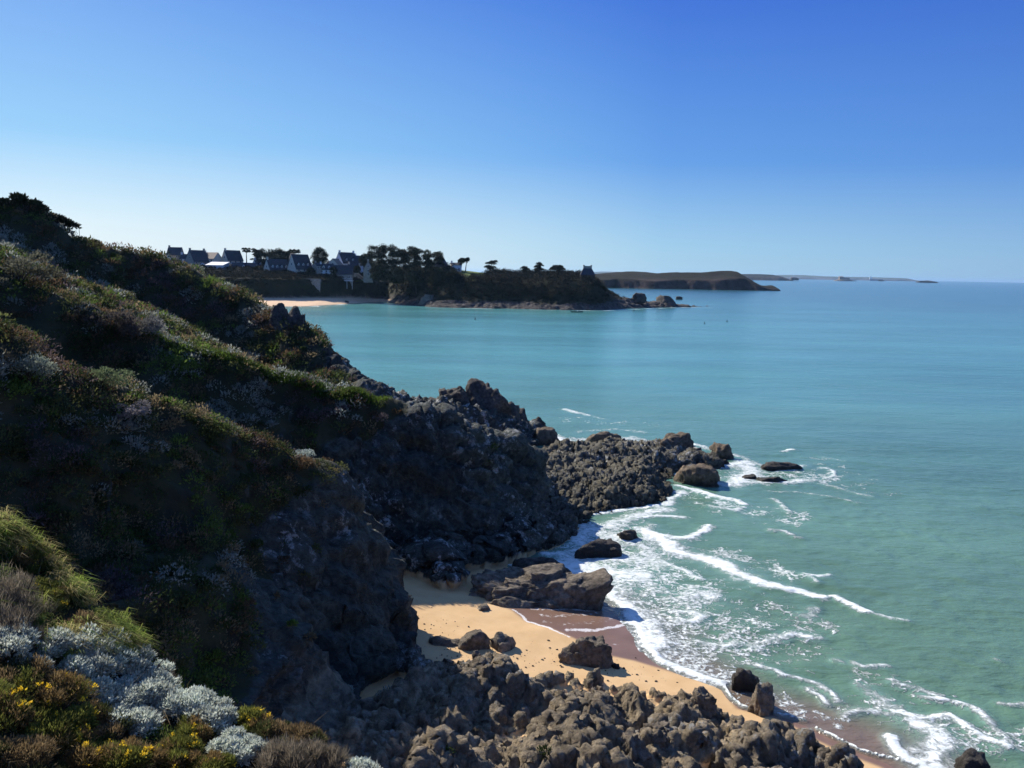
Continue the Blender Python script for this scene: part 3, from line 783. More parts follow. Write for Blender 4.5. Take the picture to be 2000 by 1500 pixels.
def mat_far():
    m = M('headland_ground'); p = m.pos()
    n1 = m.noise(p, 0.12, 5, 0.65); n2 = m.noise(p, 0.7, 5, 0.65)
    rc = m.ramp(n2, [(0.35, (0.022, 0.02, 0.02)), (0.5, (0.05, 0.045, 0.042)), (0.65, (0.13, 0.115, 0.105))])
    vc = m.ramp(n1, [(0.35, (0.012, 0.015, 0.008)), (0.5, (0.02, 0.024, 0.01)), (0.68, (0.035, 0.03, 0.016))])
    c = m.mix(m.attr('veg'), rc, vc)
    c = m.mix(m.attr('lawn'), c, (0.11, 0.15, 0.04))
    sc_ = m.ramp(n1, [(0.3, (0.55, 0.38, 0.235)), (0.7, (0.66, 0.47, 0.31))])
    sep = m.n('ShaderNodeSeparateXYZ'); m.l(p, sep.inputs[0])
    sc_ = m.mix(m.sm(sep.outputs[2], 0.35, 0.05), sc_, (0.28, 0.19, 0.13))
    c = m.mix(m.attr('sand'), c, sc_)
    m.set(Base_Color=c, Roughness=0.92)
    m.b.inputs['Specular IOR Level'].default_value = 0.15
    k = m.n('ShaderNodeBump'); k.inputs['Distance'].default_value = 1.2
    m.l(n2, k.inputs['Height']); m.l(m.math('SUBTRACT', 0.8, m.math('MULTIPLY', m.attr('sand'), 0.75)), k.inputs['Strength'])
    m.l(k.outputs[0], m.b.inputs['Normal'])
    return m.m

far_me, FXg, FYg, FZg, FVEG, FLAWN, FBEACH = build_far()
head = link('headland', far_me, mat_far())
tag(head, 'dark wooded headland with a sandy bay beach and a rocky point', kind='structure')

def fz_at(x, y):
    z, *_ = far_height(np.array([[x]]), np.array([[y]]))
    return float(z[0, 0])

# ------------------------------------------------------------------ islands and far coast
def island(name, sky_pts, Y, depth, label, mat, step, rough, cliff=0.35, base=-2.0):
    P = [W(a, b, Y) for a, b in sky_pts]
    xs = np.arange(P[0][0], P[-1][0] + step, step)
    top = np.interp(xs, [p[0] for p in P], [p[2] for p in P])
    s = np.linspace(-0.02, 1, 34)
    X, S = np.meshgrid(xs, s); T = np.broadcast_to(top, X.shape)
    n = fbm(np.stack([X.ravel() / (depth * .3), S.ravel() * 3, 0 * X.ravel()], 1), 4, 33).reshape(X.shape)
    dd = depth * (0.35 + 0.65 * np.clip(T / max(top), 0, 1))
    prof = np.minimum(sstep(0, 0.09, S) * 0.62 + 0.38 * sstep(0.05, 0.45, S), 1) * sstep(1.0, 0.75, S)
    Z = base + (T - base) * prof
    Z = Z + n * rough * prof
    YY = Y - depth * 0.35 + dd * S + n * depth * 0.12
    gx = np.gradient(Z, axis=0)
    veg = sstep(0.45, 0.75, prof + n * 0.25)
    o = link(name, grid_mesh(name, X, YY, Z, {'veg': veg}), mat)
    tag(o, label, kind='structure')
    return o

def mat_island(name, rk, vg, sc_):
    m = M(name); p = m.pos()
    n = m.noise(m.map(p, (1, 1, 0.5)), sc_, 5, 0.7)
    r = m.mix(1.0, rk, m.ramp(n, [(0.35, 0.45), (0.65, 1.6)]), 'MULTIPLY')
    v = m.mix(1.0, vg, m.ramp(m.noise(p, sc_ * 0.4, 4, 0.6), [(0.3, 0.7), (0.7, 1.4)]), 'MULTIPLY')
    m.set(Base_Color=m.mix(m.attr('veg'), r, v), Roughness=0.95)
    m.b.inputs['Specular IOR Level'].default_value = 0.1
    m.l(m.bump(n, 0.8, 3.0), m.b.inputs['Normal'])
    return m.m
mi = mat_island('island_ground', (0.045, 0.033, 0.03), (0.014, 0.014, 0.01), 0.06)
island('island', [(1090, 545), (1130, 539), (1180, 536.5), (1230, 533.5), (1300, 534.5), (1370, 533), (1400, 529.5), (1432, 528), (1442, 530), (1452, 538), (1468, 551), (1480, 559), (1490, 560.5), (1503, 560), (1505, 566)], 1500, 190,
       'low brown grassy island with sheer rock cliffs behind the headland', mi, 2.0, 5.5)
island('distant_island', [(1440, 543), (1452, 536), (1480, 535.5), (1512, 536.5), (1524, 539.5), (1532, 544.6)], 6800, 500, 'small hazy grassy island beyond the end of the cliffed island', mi, 12, 4, base=-4)
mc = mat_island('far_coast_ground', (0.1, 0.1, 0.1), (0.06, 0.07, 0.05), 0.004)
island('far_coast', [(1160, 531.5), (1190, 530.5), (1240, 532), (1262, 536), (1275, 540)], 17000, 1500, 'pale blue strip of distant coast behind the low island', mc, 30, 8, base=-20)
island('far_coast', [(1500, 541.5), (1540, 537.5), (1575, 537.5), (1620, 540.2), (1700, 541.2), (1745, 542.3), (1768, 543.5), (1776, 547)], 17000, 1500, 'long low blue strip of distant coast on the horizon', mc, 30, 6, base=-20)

# ------------------------------------------------------------------ rocks as things
ROCK_D = mat_rock('dark_wet_rock', 0.95, 0.12, 0.7)
ROCK_G = mat_rock('grey_rock', 2.1, 0.4, 0.0, (1.06, 1.0, .88))
ROCK_B = mat_rock('brown_reef_rock', 1.5, 0.1, 0.5, (1.1, 0.98, 0.8))

def rock_mesh(w, d, h, seed, sub=4, rough=0.13, planes=14, boxy=0.5):
    r = np.random.default_rng(seed)
    import bmesh
    bm = bmesh.new(); bmesh.ops.create_icosphere(bm, subdivisions=sub, radius=1.0)
    U = np.array([v.co[:] for v in bm.verts]); Fc = np.array([[v.index for v in f.verts] for f in bm.faces]); bm.free()
    U /= np.linalg.norm(U, axis=1, keepdims=True)
    N = r.normal(size=(planes, 3)); N /= np.linalg.norm(N, axis=1, keepdims=True)
    N[:, 2] = np.abs(N[:, 2]) * 0.8
    D = r.uniform(0.62, 1.0, planes)
    dn = U @ N.T
    R = np.where(dn > 0.05, D / np.maximum(dn, 0.05), 9).min(1)
    R = np.minimum(R, 1.15)
    Q = U * np.array([w, d, h]) / max(w, d, h)
    f1, f2, idv = worley(Q * 2.2 + seed, seed % 50)
    h1, h2, ih = worley(Q * 5.5 + seed, (seed + 9) % 50)
    R = R * (1 + rough * 1.5 * (idv - .5) + rough * 1.6 * np.clip(f2 - f1, 0, .3) + rough * 1.0 * ridged(Q * 2.5 + seed, 5, seed % 90, .6) + rough * (0.5 * (ih - .5) + .5 * np.clip(h2 - h1, 0, .3)))
    B = np.sign(U) * np.abs(U) ** 0.62
    B = B / np.maximum(np.abs(B).max(1, keepdims=True), 1e-6) ** 0.35
    V = (U * (1 - boxy) + B * boxy * 1.05) * R[:, None] * 1.12
    V[:, 2] = np.where(V[:, 2] < 0, V[:, 2] * 0.35, V[:, 2])
    V = V * np.array([w / 2, d / 2, h])
    V[:, 2] -= 0.03 * h
    return np_mesh('rock', V, Fc, sub >= 4)

def rock(px, py, wpx, hpx, label, seed, mat, z0=0.0, dr=0.7, rz=0.0, name='rock', cat='rock', Y=None, sub=4, group=None, rough=0.13, sink=0.15, boxy=0.45):
    b = W0(px, py, z0) if Y is None else W(px, py, Y)
    k = b[1] / F
    o = link(name, rock_mesh(wpx * k, wpx * k * dr, hpx * k * (1 + sink) * 0.86, seed, sub, rough, boxy=boxy), mat)
    o.location = (b[0], b[1] + wpx * k * dr * 0.32, b[2] - hpx * k * sink * 0.5)
    o.rotation_euler = (0, 0, rz)
    tag(o, label, cat, group)
    return o

rock(1048, 1184, 240, 50, 'long flat-topped dark rock as big as a van between the cove sand and the surf', 3, ROCK_G, 0.1, 0.42, 0.03, name='boulder', cat='boulder', sub=6, rough=0.24, boxy=0.62)
rock(1045, 1122, 95, 26, 'low dark rock just behind the long flat-topped rock', 5, ROCK_D, 0, 0.7, 0.2)
rock(1165, 1087, 74, 28, 'jagged dark rock with white surf breaking against it above the long flat rock', 9, ROCK_D, 0, 0.5, 0.3)
rock(1228, 1056, 36, 15, 'small rock awash in foam right of the jagged surf rock', 12, ROCK_D, 0, 0.8)
rock(868, 1275, 68, 25, 'oblong dark boulder at the left of three lying on the dry sand', 14, ROCK_G, 0.6, 0.6, 0.1, name='boulder', cat='boulder')
rock(925, 1280, 54, 36, 'rounded grey boulder in the middle of three lying on the dry sand', 21, ROCK_G, 0.55, 0.8, 0.3, name='boulder', cat='boulder')
rock(981, 1280, 44, 30, 'pointed brown boulder at the right of three lying on the dry sand', 22, ROCK_G, 0.45, 0.8, 0.6, name='boulder', cat='boulder')
rock(848, 1238, 26, 9, 'small flat rock on the sand above the three boulders', 23, ROCK_G, 0.7, 0.8)
rock(944, 1200, 32, 14, 'small rounded rock at the left foot of the long flat-topped rock', 24, ROCK_G, 0.4, 0.8, 0.2)
rock(987, 1212, 28, 9, 'small low rock on the sand at the edge of the swash', 25, ROCK_G, 0.25, 0.8, 0.4)
rock(862, 1218, 22, 5, 'thin sliver of rock lying flat on the upper sand', 26, ROCK_G, 0.7, 0.3, -0.5)
rock(881, 1233, 14, 6, 'tiny pointed stone on the upper sand', 27, ROCK_G, 0.7, 0.7, 0.4)
rock(1137, 1302, 88, 44, 'upright dark split rock at the wet edge of the sand', 31, ROCK_G, 0.3, 0.5, 0.15, name='boulder', cat='boulder', sub=5, rough=0.18)
rock(1204, 1308, 16, 8, 'small lone stone on the sand right of the split rock', 32, ROCK_D, 0.2)
rock(1461, 1350, 42, 34, 'dark upright rock standing in the shallow wash', 33, ROCK_D, 0.0, 0.7, -0.3)
rock(1490, 1394, 56, 44, 'larger craggy grey rock at the waterline below the upright one', 34, ROCK_G, 0.0, 0.8, 0.5, sub=5)
rock(1908, 1520, 70, 38, 'dark rock in the surf at the bottom right corner', 35, ROCK_D, 0, 0.7)
rock(1178, 870, 66, 22, 'dark humped rock alone in the foam behind the reef', 41, ROCK_B, 0, 0.5)
rock(1318, 884, 70, 28, 'tallest brown rock on the back edge of the reef', 42, ROCK_B, 0.6, 0.7, 0.2, sub=5)
rock(1414, 897, 42, 26, 'dark rounded rock at the far tip of the reef', 43, ROCK_B, 0, 0.7)
rock(1397, 880, 20, 8, 'small low rock between the reef and its outermost round rock', 44, ROCK_B, 0, 0.8)
rock(1372, 948, 84, 30, 'broad brown rock at the front right of the reef', 45, ROCK_B, 0, 0.6, -0.1, sub=5)
rock(1532, 920, 88, 12, 'long low dark ledge barely above the foam off the reef', 46, ROCK_D, -0.1, 0.35, 0.1)
rock(1503, 944, 52, 11, 'short low dark rock awash below the long ledge', 47, ROCK_D, -0.1, 0.5, 0.1)
rock(1465, 938, 34, 8, 'wet dark rock nearest the reef among the rocks awash', 48, ROCK_D, -0.1, 0.5)
# crags behind the second spur and along the far spur
rock(856, 806, 60, 22, 'low crag at the landward end of the dark outcrop above the bay', 51, ROCK_D, Y=104, name='crag', cat='crag', dr=0.8)
rock(886, 806, 58, 44, 'blunt double-headed crag left of the highest one', 52, ROCK_D, Y=106, name='crag', cat='crag', dr=0.9, sub=5)
rock(938, 824, 88, 56, 'highest craggy block of the dark outcrop above the bay', 53, ROCK_D, Y=107, name='crag', cat='crag', dr=0.9, sub=5, rough=0.13)
rock(984, 832, 58, 36, 'rounded crag stepping down right of the highest one', 54, ROCK_D, Y=110, name='crag', cat='crag', dr=0.9)
rock(1015, 842, 42, 32, 'small pointed crag near the seaward end of the outcrop', 55, ROCK_D, Y=114, name='crag', cat='crag', dr=0.9)
rock(1047, 842, 32, 22, 'last dark crag of the outcrop standing at the waterline', 56, ROCK_D, Y=117, name='crag', cat='crag', dr=0.9)
rock(1072, 866, 46, 22, 'brown rock in the foam between the outcrop and the reef', 57, ROCK_B, 0.2, 0.7)
rock(548, 662, 40, 52, 'dark rock tooth on the far spur against the turquoise bay', 58, ROCK_D, Y=122, name='crag', cat='crag', dr=0.8)
rock(572, 690, 62, 66, 'tallest dark rock tower on the edge of the far spur', 59, ROCK_D, Y=121, name='crag', cat='crag', dr=0.8, sub=5, rough=0.16)
rock(604, 704, 46, 38, 'stepped crag below the tallest tower of the far spur', 60, ROCK_D, Y=120, name='crag', cat='crag', dr=0.9)
rock(636, 710, 16, 26, 'small upright rock finger low on the far spur', 61, ROCK_D, Y=117, name='crag', cat='crag', dr=0.8)
rock(660, 728, 24, 18, 'squat dark rock below the rock finger on the far spur', 62, ROCK_D, Y=116, name='crag', cat='crag', dr=0.8)
# headland point
rock(1246, 586, 26, 12, 'craggy grey knob at the root of the headland point', 65, ROCK_D, Y=590, name='crag', cat='crag', sub=4)
rock(1276, 600, 34, 11, 'brown rounded rock on the headland point', 66, ROCK_D, Y=604)
rock(1303, 600, 38, 18, 'highest rounded rock near the end of the headland point', 67, ROCK_D, Y=608)
rock(1332, 600, 30, 6, 'last low rock at the tip of the headland point', 68, ROCK_D, Y=612)
rock(1327, 585, 12, 5, 'lone dark rock in the sea beyond the headland point', 69, ROCK_D, 0)
rock(840, 592, 34, 13, 'pale grey rock outcrop at the foot of the wooded headland', 70, ROCK_G, Y=545, name='crag', cat='crag')
rock(1552, 545.6, 16, 3.4, 'dark islet on the horizon right of the small hazy island', 71, ROCK_D, Y=6500, sub=3)
rock(1812, 551, 34, 2.6, 'long low dark reef far out on the horizon at the right', 72, ROCK_D, Y=7000, sub=3, dr=0.3)
rock(1722, 548.4, 10, 1.6, 'tiny far rock between the ship and the long reef', 73, ROCK_D, Y=7600, sub=3)
rock(677, 592, 7, 4, 'small dark rock on the sand of the distant bay beach', 74, ROCK_D, Y=560, sub=3)

# loose blocks crowding the rock shelf, not told apart from one another
_r = np.random.default_rng(4)
protos = [rock_mesh(1, 0.85, 0.5, 100 + k, 5, 0.26) for k in range(6)]
cnt = 0
def near_z(x, y):
    i = np.searchsorted(GY[:, 0], y); j = np.searchsorted(GX[0], x)
    i = min(max(i, 1), GY.shape[0] - 2); j = min(max(j, 1), GX.shape[1] - 2)
    return float(GV[i, j, 2])
for k in range(400):
    px, py = _r.uniform(880, 1700), _r.uniform(1290, 1540)
    b = W0(px, py, 1.2)
    if poly_sd(np.array([b[0]]), np.array([b[1]]), SHELF)[0] < 0.3: continue
    s = _r.uniform(0.3, 1.0)
    me = protos[k % 6]
    if not me.materials: me.materials.append(ROCK_G)
    o = bpy.data.objects.new('boulder', me); C.objects.link(o)
    o.location = (b[0], b[1], near_z(b[0], b[1]) - 0.12 * s)
    o.scale = (s, s * _r.uniform(.8, 1.2), s * _r.uniform(.8, 1.3)); o.rotation_euler = (_r.uniform(-.2, .2), _r.uniform(-.2, .2), _r.uniform(0, 6.3))
    tag(o, 'one of the loose grey-brown blocks lying on the rock shelf below the beach', 'boulder', 'rough blocks of the rock shelf in front of the beach')
    cnt += 1
    if cnt >= 12: break
# ------------------------------------------------------------------ foliage made of leaf-sized faces
def quads(P, D, L, Wd, col, seed=0):
    r = np.random.default_rng(seed)
    D = D / np.maximum(np.linalg.norm(D, axis=1, keepdims=True), 1e-6)
    S = np.cross(D, r.normal(size=D.shape)); S /= np.maximum(np.linalg.norm(S, axis=1, keepdims=True), 1e-6)
    L = np.broadcast_to(L, len(P))[:, None]; Wd = np.broadcast_to(Wd, len(P))[:, None]
    mid = P + D * L * 0.45
    V = np.stack([P, mid + S * Wd / 2, P + D * L, mid - S * Wd / 2], 1).reshape(-1, 3)
    n = len(P)
    Fc = np.arange(4 * n).reshape(n, 4)
    Cc = np.repeat(np.asarray(col), 4, axis=0)
    return V, Fc, Cc

def mound(centers, radii, k, leaf, cols, seed=0, flat=0.6, aspect=0.45, up=0.5, shell=0.45, jit=0.25):
    """k leaves in the upper shell of each mound; lumps come from noise of the direction"""
    r = np.random.default_rng(seed)
    n = len(centers)
    U = r.normal(size=(n * k, 3)); U /= np.linalg.norm(U, axis=1, keepdims=True)
    U[:, 2] = np.where(U[:, 2] < -0.25, -U[:, 2], U[:, 2])
    Ci = np.repeat(centers, k, axis=0); Ri = np.repeat(radii, k)[:, None]
    lump = 1 + 0.3 * fbm(U * 2.3 + Ci * 1.7, 2, seed + 3)[:, None]
    rad = (1 - shell * r.random((n * k, 1)) ** 1.6) * lump
    P = Ci + U * rad * Ri * np.array([1, 1, flat])
    D = U + np.array([0, 0, up]) + r.normal(size=U.shape) * 0.55
    L = np.repeat(leaf, k) * r.uniform(0.6, 1.4, n * k)
    Cl = np.repeat(cols, k, axis=0) * r.uniform(1 - jit, 1 + jit, (n * k, 1))
    return quads(P, D, L, L * aspect, Cl, seed)

def join_v(parts):
    Vs, Fs, Cs = [], [], []; o = 0
    for V, Fc, Cc in parts:
        Vs.append(V); Fs.append(Fc + o); Cs.append(Cc); o += len(V)
    return np.concatenate(Vs), np.concatenate(Fs), np.concatenate(Cs)

def leaf_obj(name, parts, mat, parent=None, origin=None):
    V, Fc, Cc = join_v(parts)
    if origin is not None: V = V - np.asarray(origin)
    return link(name, np_mesh(name, V, Fc, False, colors={'col': Cc}), mat, parent)

def tubes(lines, sides=6):
    """lines: list of (points, radii) -> one mesh"""
    Vs, Fs = [], []; o = 0
    for pts, rad in lines:
        pts = [np.asarray(p, float) for p in pts]
        for i, p in enumerate(pts):
            t = pts[min(i + 1, len(pts) - 1)] - pts[max(i - 1, 0)]
            t = t / (np.linalg.norm(t) + 1e-9)
            a = np.cross(t, [0.3, 1, 0.2]); a /= np.linalg.norm(a) + 1e-9; b = np.cross(t, a)
            for s in range(sides):
                an = 2 * math.pi * s / sides
                Vs.append(p + (a * math.cos(an) + b * math.sin(an)) * rad[i])
        for i in range(len(pts) - 1):
            for s in range(sides):
                s2 = (s + 1) % sides
                Fs.append([o + i * sides + s, o + i * sides + s2, o + (i + 1) * sides + s2, o + (i + 1) * sides + s])
        o += len(pts) * sides
    return np.array(Vs), np.array(Fs)

LEAF = mat_leaf('scrub_leaves', 0.42, 0.7, 0.12)
LEAF_S = mat_leaf('silver_leaves', 0.4, 0.6, 0.2)
GRASS = mat_leaf('grass_blades', 0.5, 0.75, 0.06)
PINE = mat_leaf('pine_needles', 0.08, 0.7, 0.15)
PETAL = mat_leaf('gorse_petals', 0.35, 0.5, 0.3)
BARK = mat_simple('bark', (0.05, 0.04, 0.032), 0.9, 0.4, 3.0, 0.6, 0.1)

PAL = np.array([(0.09, 0.06, 0.034), (0.035, 0.05, 0.016), (0.07, 0.078, 0.028), (0.16, 0.125, 0.07), (0.2, 0.215, 0.185), (0.08, 0.12, 0.025), (0.085, 0.065, 0.065)])

def sample_ground(n, wgt, seed):
    r = np.random.default_rng(seed)
    ar = np.gradient(GX[0])[None, :] * np.gradient(GY[:, 0])[:, None] * np.sqrt(1 + np.minimum(GSL, 3) ** 2)
    wv = (wgt * ar).ravel(); wv = wv / wv.sum()
    idx = r.choice(len(wv), n, p=wv)
    return idx, r

def scrub(n, ymin, ymax, xmin, k, leaf, rad, seed):
    wgt = GVEG ** 1.5 * (GY > ymin) * (GY <= ymax) * (GX > xmin) * (GX < 14) * (GSAND < 0.3)
    wgt = wgt + 0.02 * (GV[..., 2] > 3) * (GY > ymin) * (GY <= ymax) * (GX > xmin) * (GX < 2) * (GSAND < 0.3) * (GSL < 1.6)
    idx, r = sample_ground(n, wgt, seed)
    c = GV.reshape(-1, 3)[idx] + r.uniform(-0.2, 0.2, (n, 3)) * np.array([1, 1, 0])
    R = r.uniform(rad[0], rad[1], n) * (0.6 + 0.4 * GVEG.ravel()[idx])
    kind = fbm(c / 4.0, 3, 101) * 2.2 + r.normal(0, 0.35, n)
    pi = np.select([kind < -0.75, kind < -0.3, kind < 0.1, kind < 0.45, kind < 0.8], [6, 0, 1, 2, 3], 5)
    silver = (fbm(c / 3.0, 2, 202) + r.normal(0, 0.15, n)) > 0.36
    pi = np.where(silver, 4, pi)
    cols = PAL[pi] * r.uniform(0.9, 1.6, (n, 1))
    return mound(c - np.array([0, 0, 0.1]), R, k, np.full(n, leaf), cols, seed, 0.75)

parts = [scrub(3600, 24, 56, -32, 150, 0.13, (0.25, 0.8), 1),
         scrub(3200, 56, 90, -60, 90, 0.22, (0.35, 1.0), 2),
         scrub(3000, 90, 138, -95, 80, 0.38, (0.5, 1.6), 3)]
o = leaf_obj('coastal_scrub', parts, LEAF)
tag(o, 'low brown and green heath scrub covering the cliff tops and slopes', 'scrub', kind='stuff')

def blades(c, n, length, width, cols, seed, lean=(0.25, -0.15), spread=0.12, wild=0.35):
    r = np.random.default_rng(seed)
    m = len(c)
    P = np.repeat(c, n, axis=0) + r.normal(0, 1, (m * n, 3)) * np.array([spread, spread, 0.02])
    L = np.repeat(length, n) * r.uniform(0.5, 1.3, m * n)
    D1 = np.array([lean[0], lean[1], 1.0]) + r.normal(0, wild, (m * n, 3)); D1 /= np.linalg.norm(D1, axis=1, keepdims=True)
    D2 = D1 + np.array([lean[0] * 1.5, lean[1] * 1.5, -0.9]); D2 /= np.linalg.norm(D2, axis=1, keepdims=True)
    S = np.cross(D1, r.normal(size=D1.shape)); S /= np.linalg.norm(S, axis=1, keepdims=True)
    a = L[:, None] * 0.55; ww = width * 0.5
    M1 = P + D1 * a; E = M1 + D2 * a
    V = np.stack([P - S * ww, P + S * ww, M1 + S * ww * .8, M1 - S * ww * .8, E + S * ww * .15, E - S * ww * .15], 1).reshape(-1, 3)
    b = np.arange(m * n)[:, None] * 6
    Fc = np.concatenate([b + np.array([0, 1, 2, 3]), b + np.array([3, 2, 4, 5])], 0)
    Cc = np.repeat(np.repeat(cols, n, axis=0) * r.uniform(0.6, 1.4, (m * n, 1)), 6, axis=0)
    return V, Fc, Cc

# bright turf on the crest of the second spur
idx, r = sample_ground(1500, GVEG * (GY > 56) * (GY < 72) * (GX > -28) * (GX < -10) * (GSL < 0.9) * (GV[..., 2] > 8), 9)
c = GV.reshape(-1, 3)[idx]
g2 = blades(c, 40, np.full(len(c), 0.4), 0.05, np.tile([[0.075, 0.12, 0.02]], (len(c), 1)) * r.uniform(.6, 1.2, (len(c), 1)), 5, spread=0.3)
o = leaf_obj('grass', [g2], GRASS)
tag(o, 'bright green turf along the crest of the middle spur', 'grass', kind='stuff')

# ------------------------------------------------------------------ plants of the near clifftop
def zat(x, y):
    i = np.clip(np.searchsorted(GY[:, 0], y) - 1, 0, GY.shape[0] - 2); j = np.clip(np.searchsorted(GX[0], x) - 1, 0, GX.shape[1] - 2)
    return float(GV[i:i + 2, j:j + 2, 2].mean())

def hit(px, py, y0=4.0, y1=60.0):
    d = ray(px, py); d = d / d[1]
    for y in np.arange(y0, y1, 0.08):
        z = CAM_H + d[2] * y
        if z < zat(d[0] * y, y): return np.array([d[0] * y, y, zat(d[0] * y, y)])
    return None

def shrub(px, py, r_, label, kind, seed, cat='shrub', name=None, lift=0.25):
    p = hit(px, py + 1665 * r_ * 0.3 / 12)
    if p is None: return None
    r = np.random.default_rng(seed)
    x, y, z = p
    name = name or {'silver': 'silver_shrub', 'gorse': 'gorse_bush', 'heath': 'heath_bush', 'twig': 'bare_shrub'}[kind]
    e = empty(name, (x, y, z)); tag(e, label, cat)
    org = np.array([x, y, z])
    nb = max(5, int(9 + r_ * 12))
    an = r.uniform(0, 6.28, nb); rr = r_ * 0.75 * np.sqrt(r.random(nb))
    cx = np.stack([np.cos(an) * rr, np.sin(an) * rr, np.zeros(nb)], 1)
    cc = cx + np.array([x, y, 0]); cc[:, 2] = [zat(a, b) for a, b in cc[:, :2]]
    cc[:, 2] += lift * r_ * (1 - (rr / r_) ** 2) + r.uniform(0, 0.15, nb) * r_
    R = r.uniform(0.18, 0.52, nb) * r_
    if kind == 'silver':
        cols = np.array([[0.54, 0.58, 0.5]]) * r.uniform(0.7, 1.15, (nb, 1))
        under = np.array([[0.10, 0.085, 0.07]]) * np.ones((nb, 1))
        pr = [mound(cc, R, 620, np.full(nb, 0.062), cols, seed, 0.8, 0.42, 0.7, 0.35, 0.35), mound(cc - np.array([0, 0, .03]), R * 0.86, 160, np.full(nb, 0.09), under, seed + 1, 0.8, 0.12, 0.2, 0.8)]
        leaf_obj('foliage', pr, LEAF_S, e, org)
    elif kind == 'gorse':
        cols = np.array([[0.14, 0.15, 0.035]]) * r.uniform(0.6, 1.4, (nb, 1)); cols[::3] = [[0.2, 0.14, 0.06]]
        leaf_obj('foliage', [mound(cc, R, 800, np.full(nb, 0.07), cols, seed, 0.9, 0.16, 0.9, 0.5, 0.4)], LEAF, e, org)
        k = 9 + int(r_ * 14)
        U = r.normal(size=(k, 3)); U[:, 2] = np.abs(U[:, 2]); U /= np.linalg.norm(U, axis=1, keepdims=True)
        bi = r.integers(0, nb, k)
        bc = cc[bi] + U * R[bi][:, None] * np.array([1, 1, .9]) * 1.03
        leaf_obj('blossoms', [mound(bc, np.full(k, 0.05), 22, np.full(k, 0.035), np.tile([[0.8, 0.56, 0.04]], (k, 1)), seed + 2, 1.2, 0.75, 0.6, 0.9, 0.2)], PETAL, e, org)
    elif kind == 'heath':
        cols = np.array([[0.2, 0.145, 0.075]]) * r.uniform(0.55, 1.25, (nb, 1)); cols[::4] = [[0.06, 0.07, 0.025]]
        leaf_obj('foliage', [mound(cc, R, 800, np.full(nb, 0.065), cols, seed, 0.9, 0.18, 1.1, 0.5, 0.4)], LEAF, e, org)
    else:
        cols = np.array([[0.21, 0.18, 0.135]]) * r.uniform(0.7, 1.2, (nb, 1))
        leaf_obj('foliage', [mound(cc, R, 520, np.full(nb, 0.13), cols, seed, 1.0, 0.05, 1.4, 0.7, 0.3)], LEAF, e, org)
    ln = []
    for k in range(7):
        a = r.uniform(0, 6.28); q = np.array([math.cos(a), math.sin(a), 0]) * r_ * 0.6
        ln.append(([(0, 0, -0.15), q * 0.5 + np.array([0, 0, r_ * 0.2]), q + np.array([0, 0, r_ * (0.5 if kind != 'twig' else .9)])], [0.016, 0.011, 0.004]))
    V, Fc = tubes(ln, 5)
    link('stems', np_mesh('stems', V, Fc), BARK, e)
    return e

